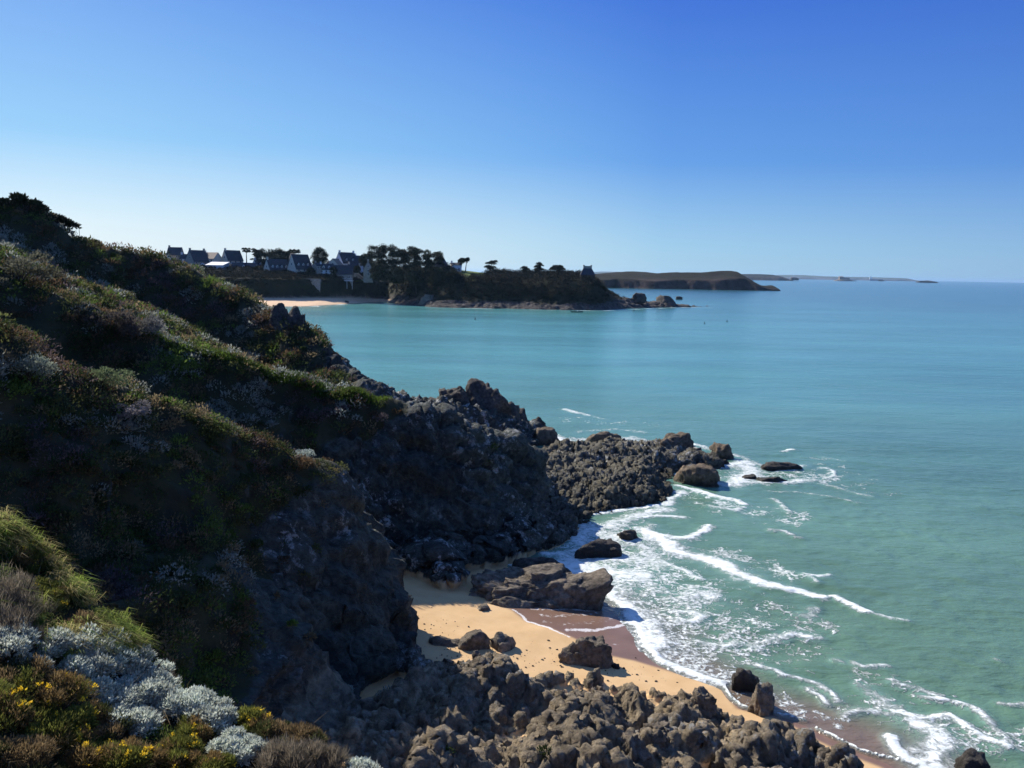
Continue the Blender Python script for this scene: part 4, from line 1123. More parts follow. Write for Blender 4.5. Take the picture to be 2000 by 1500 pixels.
SH = [
 (45, 1262, .55, 'silver', 'silver-leaved shrub at the left edge of the photo below the grass bank'),
 (140, 1275, .5, 'silver', 'silver-leaved shrub second from the left under the grass bank'),
 (215, 1265, .45, 'silver', 'silver-leaved shrub directly below the green grass tussocks'),
 (285, 1300, .5, 'silver', 'silver-leaved shrub at the upper edge of the big silver patch'),
 (225, 1350, .5, 'silver', 'bright silver shrub at the left of the big silver patch beside the dark gorse'),
 (300, 1370, .55, 'silver', 'bright silver shrub in the middle of the big silver patch'),
 (370, 1370, .5, 'silver', 'silver-leaved shrub on the cliff edge right of the big silver patch'),
 (415, 1400, .42, 'silver', 'silver-leaved shrub at the right tip of the big silver patch on the cliff edge'),
 (455, 1455, .35, 'silver', 'small bluish silver shrub between the yellow gorse clumps'),
 (260, 1405, .4, 'silver', 'silver-leaved shrub in the shaded lower part of the silver patch'),
 (700, 1515, .35, 'silver', 'small silver shrub at the bottom edge right of the brown heath'),
 (110, 1385, .62, 'gorse', 'dark green gorse bush in front of the silver shrubs at the left'),
 (60, 1330, .45, 'heath', 'brown heath bush between the silver shrubs and the dark gorse'),
 (30, 1400, .5, 'gorse', 'gorse bush in shade at the left edge near the bottom'),
 (150, 1460, .5, 'gorse', 'bright green gorse bush in the bottom left corner area'),
 (50, 1490, .5, 'heath', 'dark brown heath bush in the bottom left corner'),
 (245, 1480, .42, 'gorse', 'yellow-flowered gorse bush at the bottom edge below the silver patch'),
 (350, 1480, .42, 'gorse', 'gorse bush with the most yellow blossom at the bottom edge'),
 (420, 1500, .35, 'gorse', 'low gorse bush with few flowers at the bottom edge beside the bluish silver shrub'),
 (385, 1430, .3, 'gorse', 'small gorse sprig with yellow flowers growing out of the silver patch'),
 (490, 1415, .4, 'gorse', 'gorse bush on the cliff edge right of the silver patch'),
 (545, 1430, .42, 'heath', 'tan heath bush on the cliff edge between gorse and the twiggy shrub'),
 (590, 1450, .4, 'heath', 'tan and orange heath bush at the end of the clifftop'),
 (560, 1490, .4, 'twig', 'greyish twiggy shrub below the tan heath at the bottom edge'),
 (630, 1485, .4, 'twig', 'twiggy grey shrub at the right end of the clifftop plants'),
 (20, 1170, .6, 'twig', 'grey-brown twiggy bush left of the green grass bank'),
 (30, 1225, .45, 'twig', 'low bare twiggy bush between grass bank and silver shrubs at the left edge'),
 (130, 1105, .45, 'twig', 'purplish bare bush on the crest behind the grass bank'),
 (95, 1165, .35, 'gorse', 'green gorse tuft in the middle of the grass bank'),
 (175, 1235, .38, 'heath', 'golden heath clump low on the grass bank above the silver shrubs'),
 (215, 1185, .32, 'heath', 'small golden heath clump on the outer edge of the grass bank'),
 (265, 1250, .3, 'heath', 'brown heath tuft at the outer end of the grass bank'),
 (480, 1470, .35, 'silver', 'silver shrub tucked under the gorse at the right of the flowering clumps'),
 (200, 1420, .35, 'heath', 'tawny heath tuft between the dark gorse and the silver patch'),
 (320, 1330, .22, 'twig', 'small dead twiggy tuft poking out of the silver patch'),
 (12, 1050, .4, 'gorse', 'pale-flowered gorse at the left edge on top of the grass bank'),
 (60, 1095, .35, 'gorse', 'yellow-flowered gorse clump high on the grass bank'),
]
for k, (px, py, r_, kind, label) in enumerate(SH):
    shrub(px, py, r_, label, kind, 300 + k * 7)

# grass tussocks of the bank
pts = []
r = np.random.default_rng(77)
for k in range(900):
    px = r.uniform(-60, 330); py = 1030 + max(px, 0) * 0.78 + abs(r.normal(0, 1)) * 90 - 8
    if py > 1290 or px > 300 and py > 1300: continue
    p = hit(px, py)
    if p is not None and p[1] < 20: pts.append(p)
pts = np.array(pts)
gc = np.array([(0.16, 0.22, 0.04), (0.24, 0.27, 0.07), (0.32, 0.27, 0.12), (0.09, 0.13, 0.03)])[r.integers(0, 4, len(pts))]
gn = fbm(pts * 1.3, 2, 404)
keep = gn > -0.12
pts = pts[keep]; gc = gc[keep] * (1 + gn[keep][:, None] * .9)
hf = len(pts) // 2
g1 = join_v([blades(pts[:hf], 75, r.uniform(.2, .5, hf), 0.011, gc[:hf], 6, (0.5, -0.35), 0.08, 0.38), blades(pts[hf:], 75, r.uniform(.2, .42, len(pts) - hf), 0.011, gc[hf:], 7, (0.15, -0.5), 0.08, 0.4)])
o = leaf_obj('grass', [g1], GRASS); tag(o, 'long green and straw grass tussocks combed downhill on the near bank', 'grass', kind='stuff')
# filler of low heath on the whole near top, and dry stalks
idx, r = sample_ground(700, (GVEG > .3) * (GY > 5.5) * (GY < 17) * (GX > -14) * (GX < 2) * 1.0, 19)
c = GV.reshape(-1, 3)[idx]
cols = PAL[np.array([0, 1, 2, 3, 5, 2, 0])[r.integers(0, 7, len(c))]] * r.uniform(.8, 1.5, (len(c), 1))
f1 = mound(c, r.uniform(.1, .24, len(c)), 260, np.full(len(c), .06), cols, 31, .9, .2, 1.0, .6, .4)
sel = c[r.random(len(c)) < .2]
f2 = blades(sel, 10, np.full(len(sel), .45), .008, np.tile([[.22, .17, .1]], (len(sel), 1)), 32, (.1, -.05), .1, .2)
o = leaf_obj('undergrowth', [f1, f2], LEAF); tag(o, 'low mixed heath and dry stalks between the clifftop shrubs', 'undergrowth', kind='stuff')

# shrubs on the crest of the first spur and the skyline trees of the far spur
def crest_bush(px, py, Y, r_, col, label, seed, leaf=0.12, mat=None, name='shrub', cat='shrub', flat=0.8, k=260, nb=8):
    p = W(px, py, Y); z = zat(p[0], p[1]); x, y = p[0], p[1]
    r = np.random.default_rng(seed)
    e = empty(name, (x, y, z)); tag(e, label, cat)
    cc = np.array([x, y, z + r_ * 0.35]) + r.normal(0, 1, (nb, 3)) * np.array([r_ * .5, r_ * .4, r_ * .2])
    cols = np.tile([col], (nb, 1)) * r.uniform(.7, 1.3, (nb, 1))
    leaf_obj('foliage', [mound(cc, r.uniform(.35, .6, nb) * r_, k, np.full(nb, leaf), cols, seed, flat)], mat or LEAF, e, (x, y, z))
    V, Fc = tubes([([(0, 0, -.4), (0, 0, r_ * .3)], [r_ * .06, r_ * .04])] + [([(0, 0, 0), (r_ * .4 * math.cos(a), r_ * .3 * math.sin(a), r_ * .5)], [r_ * .04, r_ * .015]) for a in (0, 1.6, 3.1, 4.7)], 5)
    link('stems', np_mesh('stems', V, Fc), BARK, e)
crest_bush(590, 895, 45, .7, (.3, .34, .3), 'pale silver-green shrub on the crest of the nearest rocky spur', 401, .08, LEAF_S)
crest_bush(655, 940, 46.5, .6, (.16, .17, .07), 'yellowish grass-like tuft at the seaward end of the nearest spur crest', 402, .1)
crest_bush(200, 870, 36, .9, (.11, .14, .07), 'glossy-leaved green shrub on the near slope below the first crest', 403, .1)
crest_bush(60, 810, 33, 1.1, (.2, .23, .18), 'rounded silver-green shrub at the left edge of the near slope', 404, .09, LEAF_S)
crest_bush(255, 885, 36, .6, (.24, .22, .22), 'pale lilac-grey shrub beside the glossy green one on the near slope', 405, .08, LEAF_S)
crest_bush(225, 612, 59, 1.5, (.075, .065, .06), 'round grey-brown bush on the crest of the middle spur', 406, .2)
crest_bush(295, 640, 61, 1.3, (.2, .2, .19), 'pale grey shrub on the crest of the middle spur', 407, .18, LEAF_S)
crest_bush(40, 535, 58, 1.8, (.1, .1, .07), 'broad shrub on the grassy shoulder at the left of the middle spur', 408, .2)
crest_bush(20, 458, 125, 2.2, (.022, .028, .012), 'dark wind-clipped bush highest on the skyline at the left edge', 409, .5, PINE, 'windswept_tree', 'tree', .5, 420, 10)
crest_bush(72, 462, 127, 1.9, (.022, .028, .012), 'dark flat-topped bush on the left skyline beside the highest one', 410, .5, PINE, 'windswept_tree', 'tree', .5, 420, 10)
crest_bush(112, 468, 128, 1.8, (.022, .026, .012), 'dark bush leaning over the drop of the left skyline', 411, .5, PINE, 'windswept_tree', 'tree', .5, 420, 9)
crest_bush(186, 470, 130, 1.3, (.025, .03, .012), 'small lone bush on the skyline beside the thin mast', 412, .35, PINE, 'windswept_tree', 'tree', .9, 200, 5)
p = W(156, 478, 131)
V, Fc = tubes([([(0, 0, -1), (0, 0, 3.2)], [.05, .03]), ([(-.5, 0, 2.6), (.5, 0, 2.6)], [.02, .02]), ([(-.35, 0, 2.9), (.35, 0, 2.9)], [.02, .02])], 5)
o = link('mast', np_mesh('mast', V, Fc), BARK); o.location = p; tag(o, 'thin mast with crossbars standing on the left skyline', 'mast')
# pebbles and weed scraps on the dry sand
r = np.random.default_rng(99)
V0, F0 = [], []; o_ = 0
import bmesh as _bm
_b = _bm.new(); _bm.ops.create_icosphere(_b, subdivisions=1, radius=1.0); U0 = np.array([v.co[:] for v in _b.verts]); T0 = np.array([[v.index for v in f.verts] for f in _b.faces]); _b.free()
for k in range(420):
    t = r.random(); a = np.array([(800, 1215), (880, 1260), (960, 1285), (1060, 1290), (1200, 1310), (1380, 1360), (1500, 1400)][r.integers(0, 7)]) + r.normal(0, 1, 2) * np.array([55, 16])
    p = W0(a[0], a[1], .8); z = zat(p[0], p[1])
    p = W0(a[0], a[1], z); z = zat(p[0], p[1])
    if z < 0.1 or z > 2.2: continue
    s = .02 + .07 * r.random() ** 2.5
    V0.append(U0 * s * r.uniform(.6, 1.2, 3) * [1, 1, .6] * (1 + .15 * r.normal(size=(len(U0), 1))) + [p[0], p[1], z + s * .2]); F0.append(T0 + o_); o_ += len(U0)
o = link('pebbles', np_mesh('pebbles', np.concatenate(V0), np.concatenate(F0), False), ROCK_D)
tag(o, 'scattered dark pebbles on the cove sand', 'pebbles', kind='stuff')
# ------------------------------------------------------------------ houses of the village
import bmesh
WHITE = mat_simple('white_render', (0.72, 0.73, 0.74), 0.85, 0.08, 0.6)
CREAM = mat_simple('cream_render', (0.66, 0.58, 0.46), 0.85, 0.1, 0.6)
STONE = mat_simple('granite_wall', (0.3, 0.27, 0.23), 0.9, 0.35, 1.5)
SLATE = mat_simple('slate_roof', (0.045, 0.05, 0.062), 0.8, 0.25, 1.2, 0.2, 0.15)
PALE = mat_simple('pale_roof', (0.6, 0.6, 0.6), 0.5, 0.08, 0.4)
TILE = mat_simple('brown_roof', (0.22, 0.16, 0.12), 0.7, 0.2, 1.0)
GLASS = mat_simple('window_glass', (0.03, 0.04, 0.05), 0.15, 0.1, 1.0, 0, 0.6)
FRAME = mat_simple('window_frame', (0.75, 0.75, 0.73), 0.6, 0.05)
DOOR = mat_simple('painted_door', (0.1, 0.16, 0.24), 0.6, 0.1)

class B:
    def __init__(s): s.bm = bmesh.new()
    def box(s, x0, x1, y0, y1, z0, z1):
        v = [s.bm.verts.new(c) for c in [(x0, y0, z0), (x1, y0, z0), (x1, y1, z0), (x0, y1, z0), (x0, y0, z1), (x1, y0, z1), (x1, y1, z1), (x0, y1, z1)]]
        for f in [(3, 2, 1, 0), (4, 5, 6, 7), (0, 1, 5, 4), (1, 2, 6, 5), (2, 3, 7, 6), (3, 0, 4, 7)]: s.bm.faces.new([v[i] for i in f])
        return s
    def poly(s, pts, faces):
        v = [s.bm.verts.new(p) for p in pts]
        for f in faces: s.bm.faces.new([v[i] for i in f])
        return s
    def done(s, name, mat, parent=None, bevel=0):
        bmesh.ops.recalc_face_normals(s.bm, faces=s.bm.faces)
        me = bpy.data.meshes.new(name); s.bm.to_mesh(me); s.bm.free()
        return link(name, me, mat, parent)

def prism_walls(b, w, d, h, rh, ridge):
    """box with gables; ridge 'x' puts the gables left and right"""
    x, y = w / 2, d / 2
    if ridge == 'x':
        P = [(-x, -y, -4), (x, -y, -4), (x, y, -4), (-x, y, -4), (-x, -y, h), (x, -y, h), (x, y, h), (-x, y, h), (-x, 0, h + rh), (x, 0, h + rh)]
        Fq = [(0, 1, 5, 4), (1, 2, 6, 9, 5), (2, 3, 7, 6), (3, 0, 4, 8, 7), (4, 5, 9, 8), (6, 7, 8, 9)]
    else:
        P = [(-x, -y, -4), (x, -y, -4), (x, y, -4), (-x, y, -4), (-x, -y, h), (x, -y, h), (x, y, h), (-x, y, h), (0, -y, h + rh), (0, y, h + rh)]
        Fq = [(0, 1, 5, 8, 4), (1, 2, 6, 5), (2, 3, 7, 9, 6), (3, 0, 4, 7), (4, 8, 9, 7), (5, 6, 9, 8)]
    b.poly(P, Fq)

def roof_slabs(b, w, d, h, rh, ridge, ov=0.35, th=0.22):
    a, c = (w, d) if ridge == 'x' else (d, w)
    x = a / 2 + ov * 0.6; y = c / 2; k = rh / y
    for s in (-1, 1):
        ye = s * (y + ov); ze = h - ov * k
        P = [(-x, 0, h + rh), (x, 0, h + rh), (x, ye, ze), (-x, ye, ze), (-x, 0, h + rh + th), (x, 0, h + rh + th), (x, ye, ze + th), (-x, ye, ze + th)]
        if ridge != 'x': P = [(q[1], q[0], q[2]) for q in P]
        P = [(q[0], q[1], q[2] + 0.02) for q in P]
        b.poly(P, [(0, 1, 2, 3), (4, 5, 6, 7), (0, 1, 5, 4), (1, 2, 6, 5), (2, 3, 7, 6), (3, 0, 4, 7)])

def window(parent, x, y, z, w, h, side='front'):
    b = B()
    if side == 'front': b.box(x - w / 2 - .12, x + w / 2 + .12, y - .08, y + .05, z - h / 2 - .12, z + h / 2 + .12)
    elif side == 'left': b.box(y - .08, y + .05, x - w / 2 - .12, x + w / 2 + .12, z - h / 2 - .12, z + h / 2 + .12)
    f = b.done('window', FRAME, parent)
    g = B()
    if side == 'front': g.box(x - w / 2, x + w / 2, y - .11, y - .081, z - h / 2, z + h / 2)
    else: g.box(y - .11, y - .081, x - w / 2, x + w / 2, z - h / 2, z + h / 2)
    g.done('pane', GLASS, f)

def house(px, py, Y, wpx, hpx, label, ridge='x', rot=0.0, wall=WHITE, roof=SLATE, wh=0.5, d=8.0, dorm=0, chim=2, win=3, name='house', gable_win=1, cat='house', dorm_mat=None):
    p = W(px, py, Y); k = Y / F
    w_ = wpx * k * (0.74 if rot > 0.6 else 1.0); H = hpx * k; h = H * wh; rh = H - h
    e = empty(name, tuple(p), rot); tag(e, label, cat)
    b = B(); prism_walls(b, w_, d, h, rh, ridge); b.done('wall', wall, e)
    b = B(); roof_slabs(b, w_, d, h, rh, ridge); rf = b.done('roof', roof, e)
    cw = 0.55
    if ridge == 'x':
        spots = [(-w_ / 2 + .7, 0), (w_ / 2 - .7, 0), (0, 0)][:chim]
    else:
        spots = [(0, -d / 2 + .7), (0, d / 2 - .7)][:chim]
    for cx, cy in spots:
        B().box(cx - cw, cx + cw, cy - .45, cy + .45, h + rh - 1.2, h + rh + 1.3).box(cx - cw - .1, cx + cw + .1, cy - .55, cy + .55, h + rh + 1.3, h + rh + 1.5).done('chimney', STONE if wall is STONE else wall, rf)
    # windows on the front wall, gable and dormers
    n = win
    for i in range(n):
        x = -w_ / 2 + w_ * (i + .5) / n
        if h > 2.2:
            if i == n // 2 and n > 1 and h < 4.5:
                dd = B().box(x - .55, x + .55, -d / 2 - .08, -d / 2 + .05, 0, 2.1).done('door', DOOR, e)
                B().box(x + .35, x + .42, -d / 2 - .14, -d / 2 - .08, 1.0, 1.12).done('handle', FRAME, dd)
            else:
                window(e, x, -d / 2, min(h * .55, 1.7), 1.0, 1.3)
            if h > 4.6: window(e, x, -d / 2, h - 1.2, 1.0, 1.2)
    if ridge == 'y' and rh > 2.5 and gable_win:
        window(e, 0, -d / 2, h + rh * .35, .9, 1.2)
    if ridge == 'x' and rh > 2.5 and gable_win:
        window(e, 0, -w_ / 2, h + rh * .3, .9, 1.2, 'left')
        window(e, -1.8, -w_ / 2, h * .6, .9, 1.2, 'left')
    for i in range(dorm):
        x = -w_ / 2 + w_ * (i + .75) / (dorm + .5); z0 = h + rh * .2; yb = -d / 2 * .8
        dm = B().poly([(x - .75, yb - .02, z0 - .3), (x + .75, yb - .02, z0 - .3), (x + .75, 0, z0 - .3), (x - .75, 0, z0 - .3), (x - .75, yb - .02, z0 + 1.2), (x + .75, yb - .02, z0 + 1.2), (x + .75, 0, z0 + 1.2), (x - .75, 0, z0 + 1.2), (x, yb - .02, z0 + 2.1), (x, 0, z0 + 2.1)],
                [(0, 1, 5, 8, 4), (1, 2, 6, 5), (2, 3, 7, 9, 6), (3, 0, 4, 7), (4, 8, 9, 7), (5, 6, 9, 8), (0, 3, 2, 1)]).done('dormer', dorm_mat or WHITE, rf)
        window(dm, x, yb - .02, z0 + .7, .7, .9)
        B().poly([(x - .95, yb - .3, z0 + 1.05), (x, yb - .3, z0 + 2.22), (x, 0.1, z0 + 2.22), (x - .95, 0.1, z0 + 1.05), (x - .95, yb - .3, z0 + 1.2), (x, yb - .3, z0 + 2.37), (x, 0.1, z0 + 2.37), (x - .95, 0.1, z0 + 1.2)],
                 [(0, 1, 2, 3), (4, 5, 6, 7), (0, 1, 5, 4), (1, 2, 6, 5), (2, 3, 7, 6), (3, 0, 4, 7)]).poly(
                [(x + .95, yb - .3, z0 + 1.05), (x, yb - .3, z0 + 2.22), (x, 0.1, z0 + 2.22), (x + .95, 0.1, z0 + 1.05), (x + .95, yb - .3, z0 + 1.2), (x, yb - .3, z0 + 2.37), (x, 0.1, z0 + 2.37), (x + .95, 0.1, z0 + 1.2)],
                 [(0, 1, 2, 3), (4, 5, 6, 7), (0, 1, 5, 4), (1, 2, 6, 5), (2, 3, 7, 6), (3, 0, 4, 7)]).done('dormer_roof', SLATE, dm)
    return e

R = math.radians
house(330, 512, 618, 17, 16, 'small house with a beige gable roof at the far left of the village', 'y', R(20), CREAM, TILE, .5, 7, 0, 0, 2)
house(343, 512, 630, 26, 28, 'tall dark-roofed house standing behind the small beige one', 'x', 0, STONE, SLATE, .5, 8, 0, 1, 2)
house(361, 512, 625, 14, 15, 'small bluish house between the tall dark one and the stone gabled one', 'x', 0, WHITE, SLATE, .45, 6, 0, 1, 2)
house(386, 532, 592, 50, 42, 'large stone house with two stout chimneys above the far cliff', 'x', R(60), STONE, SLATE, .52, 9, 0, 2, 3, dorm_mat=CREAM)
house(398, 533, 584, 14, 20, 'narrow white bay-fronted house in front of the large stone one', 'y', 0, WHITE, SLATE, .72, 4, 0, 0, 2)
house(413, 520, 600, 32, 26, 'pinkish house with a long flat ridge behind the white flat-roofed building', 'x', R(-20), CREAM, TILE, .55, 9, 0, 1, 3)
house(454, 522, 605, 46, 32, 'slate-roofed house with a cross gable above the round-roofed building', 'x', R(52), CREAM, SLATE, .42, 8, 0, 1, 3)
house(447, 534, 588, 22, 20, 'grey gabled cottage with two small windows left of the long low roof', 'y', R(8), STONE, SLATE, .4, 9, 0, 0, 2)
house(478, 534, 588, 46, 20, 'long low dark-roofed house with one dormer right of the grey cottage', 'x', R(6), WHITE, SLATE, .42, 8, 1, 0, 4)
house(541, 541, 584, 62, 34, 'white house with a cream left gable, end chimney and a row of dormers', 'x', R(50), CREAM, SLATE, .4, 8, 4, 1, 4)
house(586, 541, 586, 54, 43, 'tall cream-gabled house with a steep dark roof and small dormers', 'x', R(54), CREAM, SLATE, .38, 9, 3, 0, 3)
house(571, 530, 604, 16, 34, 'thin white pointed gable rising behind the tall cream-gabled house', 'y', R(30), WHITE, SLATE, .3, 8, 0, 0, 1)
house(619, 542, 584, 14, 28, 'narrow beige stone house under the round tree', 'x', R(50), STONE, SLATE, .8, 5, 0, 1, 2)
house(638, 540, 590, 26, 24, 'white house with dark roof right of the narrow beige one', 'x', R(10), WHITE, SLATE, .55, 8, 2, 1, 3)
house(655, 532, 598, 30, 26, 'cream gabled house with one lit roof slope in the middle of the village', 'y', R(-12), CREAM, TILE, .4, 9, 0, 0, 2)
house(644, 524, 606, 12, 14, 'small gabled house with a bright roof left of the cream gabled one', 'y', R(0), CREAM, PALE, .5, 8, 0, 0, 1)
house(677, 524, 620, 52, 30, 'largest slate roof with a pale left gable on the village skyline', 'x', R(52), WHITE, SLATE, .35, 9, 2, 2, 3)
house(700, 522, 628, 26, 22, 'dark-roofed house stepping down right of the largest slate roof', 'x', R(50), WHITE, SLATE, .4, 8, 1, 1, 2)
house(671, 546, 592, 36, 27, 'slate-roofed house with a white balcony above the beach', 'x', R(5), STONE, SLATE, .4, 8, 0, 0, 3)
house(719, 540, 584, 18, 29, 'grey stone gable beside the village lawn', 'y', R(10), STONE, SLATE, .5, 9, 0, 1, 1)
house(863, 528, 600, 22, 24, 'dark gabled house with a chimney at the edge of the big pines', 'y', R(-10), STONE, SLATE, .3, 9, 0, 1, 2)
house(890, 530, 600, 20, 16, 'white house with a flat dark roof under the leaning pine', 'x', R(12), WHITE, SLATE, .75, 7, 0, 1, 2)
house(506, 528, 606, 26, 20, 'dark-roofed house between the long low roof and the trees', 'x', R(45), WHITE, SLATE, .42, 7, 1, 1, 2)
house(604, 530, 606, 18, 20, 'small pale house peeping out right of the tall cream-gabled house', 'y', R(15), WHITE, SLATE, .5, 7, 0, 1, 1)
house(690, 534, 604, 20, 18, 'low pale house between the slate-roofed terrace house and the lawn', 'x', R(20), CREAM, SLATE, .5, 6, 0, 1, 2)
# flat and round roofed buildings
def flat_building(px, py, Y, wpx, hpx, label, rot, d, slope, name='building'):
    p = W(px, py, Y); k = Y / F; w_ = wpx * k; h = hpx * k
    e = empty(name, tuple(p), rot); tag(e, label, 'building')
    B().box(-w_ / 2, w_ / 2, -d / 2, d / 2, -5, h - .02).done('wall', WHITE, e)
    x, y = w_ / 2 + .4, d / 2 + .4
    B().poly([(-x, -y, h), (x, -y, h), (x, y, h + slope), (-x, y, h + slope), (-x, -y, h + .3), (x, -y, h + .3), (x, y, h + slope + .3), (-x, y, h + slope + .3)],
             [(3, 2, 1, 0), (4, 5, 6, 7), (0, 1, 5, 4), (1, 2, 6, 5), (2, 3, 7, 6), (3, 0, 4, 7)]).done('roof', PALE, e)
    B().box(-w_ / 2, w_ / 2, d / 2 - .3, d / 2, h, h + slope - .02).done('back_wall', WHITE, e)
    for x in (-w_ * .3, w_ * .1, w_ * .35): window(e, x, -d / 2, h * .55, 1.3, 1.1)
flat_building(425, 539, 577, 36, 20, 'white building with a bright sloping flat roof at the left of the village', R(-12), 8, 2.2)
def round_building(px, py, Y):
    p = W(px, py, Y); k = Y / F
    e = empty('building', tuple(p)); tag(e, 'white building with a pale curved roof beside the flat-roofed one', 'building')
    w_ = 30 * k; h = 14 * k
    B().box(-w_ / 2, w_ / 2, -3.5, 3.5, -5, h - .02).done('wall', WHITE, e)
    b = B(); n = 10
    prof = [(-3.9 + 7.8 * i / n, h + 1.9 * math.sin(math.pi * (i / n) ** .8)) for i in range(n + 1)]
    x = w_ / 2 + .3
    P = [(-x, q, z) for q, z in prof] + [(x, q, z) for q, z in prof]
    Fq = [(i, i + 1, n + 2 + i, n + 1 + i) for i in range(n)] + [tuple(range(n + 1)), tuple(range(n + 1, 2 * n + 2)), (0, n, 2 * n + 1, n + 1)]
    b.poly(P, Fq).done('roof', PALE, e)
    for x in (-w_ * .3, 0, w_ * .3): window(e, x, -3.5, h * .5, 1.3, 1.1)
round_building(462, 546, 576)
# balcony of the slate-roofed house
p = W(673, 547.5, 586)
e = empty('balcony', tuple(p)); tag(e, 'white railed terrace in front of the slate-roofed house above the beach', 'terrace')
B().box(-5.6, 5.6, -1.2, 3, -.5, 0).done('slab', WHITE, e)
b = B(); b.box(-5.6, 5.6, -1.2, -1.1, 1.5, 1.62)
for k in range(23): b.box(-5.55 + k * .5, -5.47 + k * .5, -1.18, -1.12, 0, 1.5)
b.done('railing', FRAME, e)
b = B()
for x in (-5.4, -1.8, 1.8, 5.4): b.box(x - .12, x + .12, -1.1, -.86, -6, -.5)
b.done('post', WHITE, e)
# retaining wall and stairs
p = W(600, 566, W0(600, 598.5)[1] + 55)
o = B().box(-8.5, 8.5, -.6, 10, -2, 7.0).box(-8.8, 8.8, -.8, .2, 7.003, 7.3).done('retaining_wall', STONE); o.location = p; o.rotation_euler = (0, 0, .05)
tag(o, 'broad grey stone retaining wall built into the cliff above the bay beach', 'wall')
p = W(704, 549, 590)
b = B()
for k in range(18): b.box(3.5 - k * .42, 3.5 - k * .42 + 1.8, -1, 1.5, 0.3 * k - .9, 0.3 * k + .3)
o = b.done('staircase', CREAM); o.location = p; tag(o, 'pale concrete steps climbing from the cliff to the village lawn', 'stairs')
p = W(528, 538.5, 579)
o = B().box(-7, 22, -.25, .25, -3, .8).done('garden_wall', CREAM); o.location = p; tag(o, 'low cream garden wall along the cliff edge before the dormered house', 'wall')
# stone watch house on the headland: broad battered base with a square top
p = W(1147, 540, 566); k = 566 / F
e = empty('watch_house', tuple(p)); tag(e, 'old stone watch house with a steep pyramid roof and twin-chimney top on the headland', 'building')
wb, wt, hh = 27 * k / 2, 8.2 * k, 15.5 * k
B().box(-wb, wb, -4.5, 4.5, -4, 1.0).done('wall', mat_simple('dark_stone', (.06, .055, .05), .9, .3, 1), e)
rf = B().poly([(-wb - .3, -4.8, 1.02), (wb + .3, -4.8, 1.02), (wb + .3, 4.8, 1.02), (-wb - .3, 4.8, 1.02), (-wt, -.8, hh), (wt, -.8, hh), (wt, .8, hh), (-wt, .8, hh)],
         [(3, 2, 1, 0), (4, 5, 6, 7), (0, 1, 5, 4), (1, 2, 6, 5), (2, 3, 7, 6), (3, 0, 4, 7)]).done('roof', SLATE, e)
B().box(-wt, wt, -.8, .8, hh + .003, hh + 1.6).box(-wt - .1, -wt + .9, -.9, .9, hh + 1.603, hh + 2.2).box(wt - .9, wt + .1, -.9, .9, hh + 1.603, hh + 2.2).done('chimney', STONE, rf)

# ------------------------------------------------------------------ trees of village and headland
def tree(px, pyb, Y, wpx, hpx, label, seed, style='round', group=None, col=(0.02, 0.028, 0.012), leaf=0.55, dens=1.0, name=None, lean=0.0):
    p = W(px, pyb, Y); k = Y / F; w_ = wpx * k; h = hpx * k
    r = np.random.default_rng(seed)
    e = empty(name or ('pine_tree' if style in ('pine', 'umbrella') else 'tree'), tuple(p)); tag(e, label, 'tree', group)
    trunk_top = {'round': .45, 'pine': .75, 'umbrella': .85, 'palm': .8, 'dense': .35}[style]
    tr = max(.12, h * .03)
    top = np.array([lean * h, 0, h * trunk_top])
    ln = [([(0, 0, -1.5), (lean * h * .2, 0, h * .3), top], [tr * 1.3, tr, tr * .5])]
    cs, rs = [], []
    if style == 'dense':
        nb = int(26 + w_)
        for i in range(nb):
            t = r.uniform(.12, .93); a = r.uniform(0, 6.28); q = np.array([math.cos(a) * w_ * .4 * (1.1 - t * .5), math.sin(a) * w_ * .35, h * t])
            cs.append(q); rs.append(w_ * r.uniform(.14, .24))
    elif style == 'round':
        nb = int(18 + w_)
        for i in range(nb):
            u = r.normal(size=3); u /= np.linalg.norm(u)
            q = np.array([u[0] * w_ * .32, u[1] * w_ * .3, h * .56 + u[2] * h * .3])
            cs.append(q); rs.append(w_ * r.uniform(.16, .26))
            if i < 7: ln.append(([top * .7, (top * .7 + q) / 2 + r.normal(0, .1, 3), q], [tr * .5, tr * .3, tr * .1]))
    elif style in ('pine', 'umbrella'):
        nb = int(5 + w_ * (.8 if style == 'pine' else 1.0))
        for i in range(nb):
            t = r.uniform(.45 if style == 'pine' else .78, 1.0)
            sp = w_ * .38 * (1.15 - t * .45)
            a = r.uniform(0, 6.28); q = np.array([lean * h * t + math.cos(a) * sp * r.uniform(.3, 1), math.sin(a) * sp * .8, h * (t - .06)])
            cs.append(q); rs.append(w_ * r.uniform(.13, .24))
            ln.append(([np.array([lean * h * .6, 0, h * min(t, trunk_top) * .8]), (q + [0, 0, -h * .05]) * .9, q], [tr * .45, tr * .3, tr * .12]))
    elif style == 'palm':
        nb = 9
        for i in range(nb):
            a = i / nb * 6.28; q = np.array([math.cos(a) * w_ * .3, math.sin(a) * w_ * .3, h * (.85 + .1 * (i % 2))])
            cs.append(q); rs.append(w_ * .16); ln.append(([top, q], [tr * .4, tr * .1]))
    V, Fc = tubes(ln, 6)
    link('trunk', np_mesh('trunk', V, Fc), BARK, e)
    cs = np.array(cs); rs = np.array(rs)
    fl = .45 if style in ('pine', 'umbrella') else .85
    cols = np.tile([col], (len(cs), 1)) * r.uniform(.6, 1.5, (len(cs), 1))
    kk = int((300 if style == 'dense' else 170) * dens * max(1, (rs.mean() / 1.2) ** 1.2))
    leaf_obj('crown', [mound(cs, rs, min(kk, 500), np.full(len(cs), leaf), cols, seed, fl, .5, .3, .6)], PINE, e)
    return e

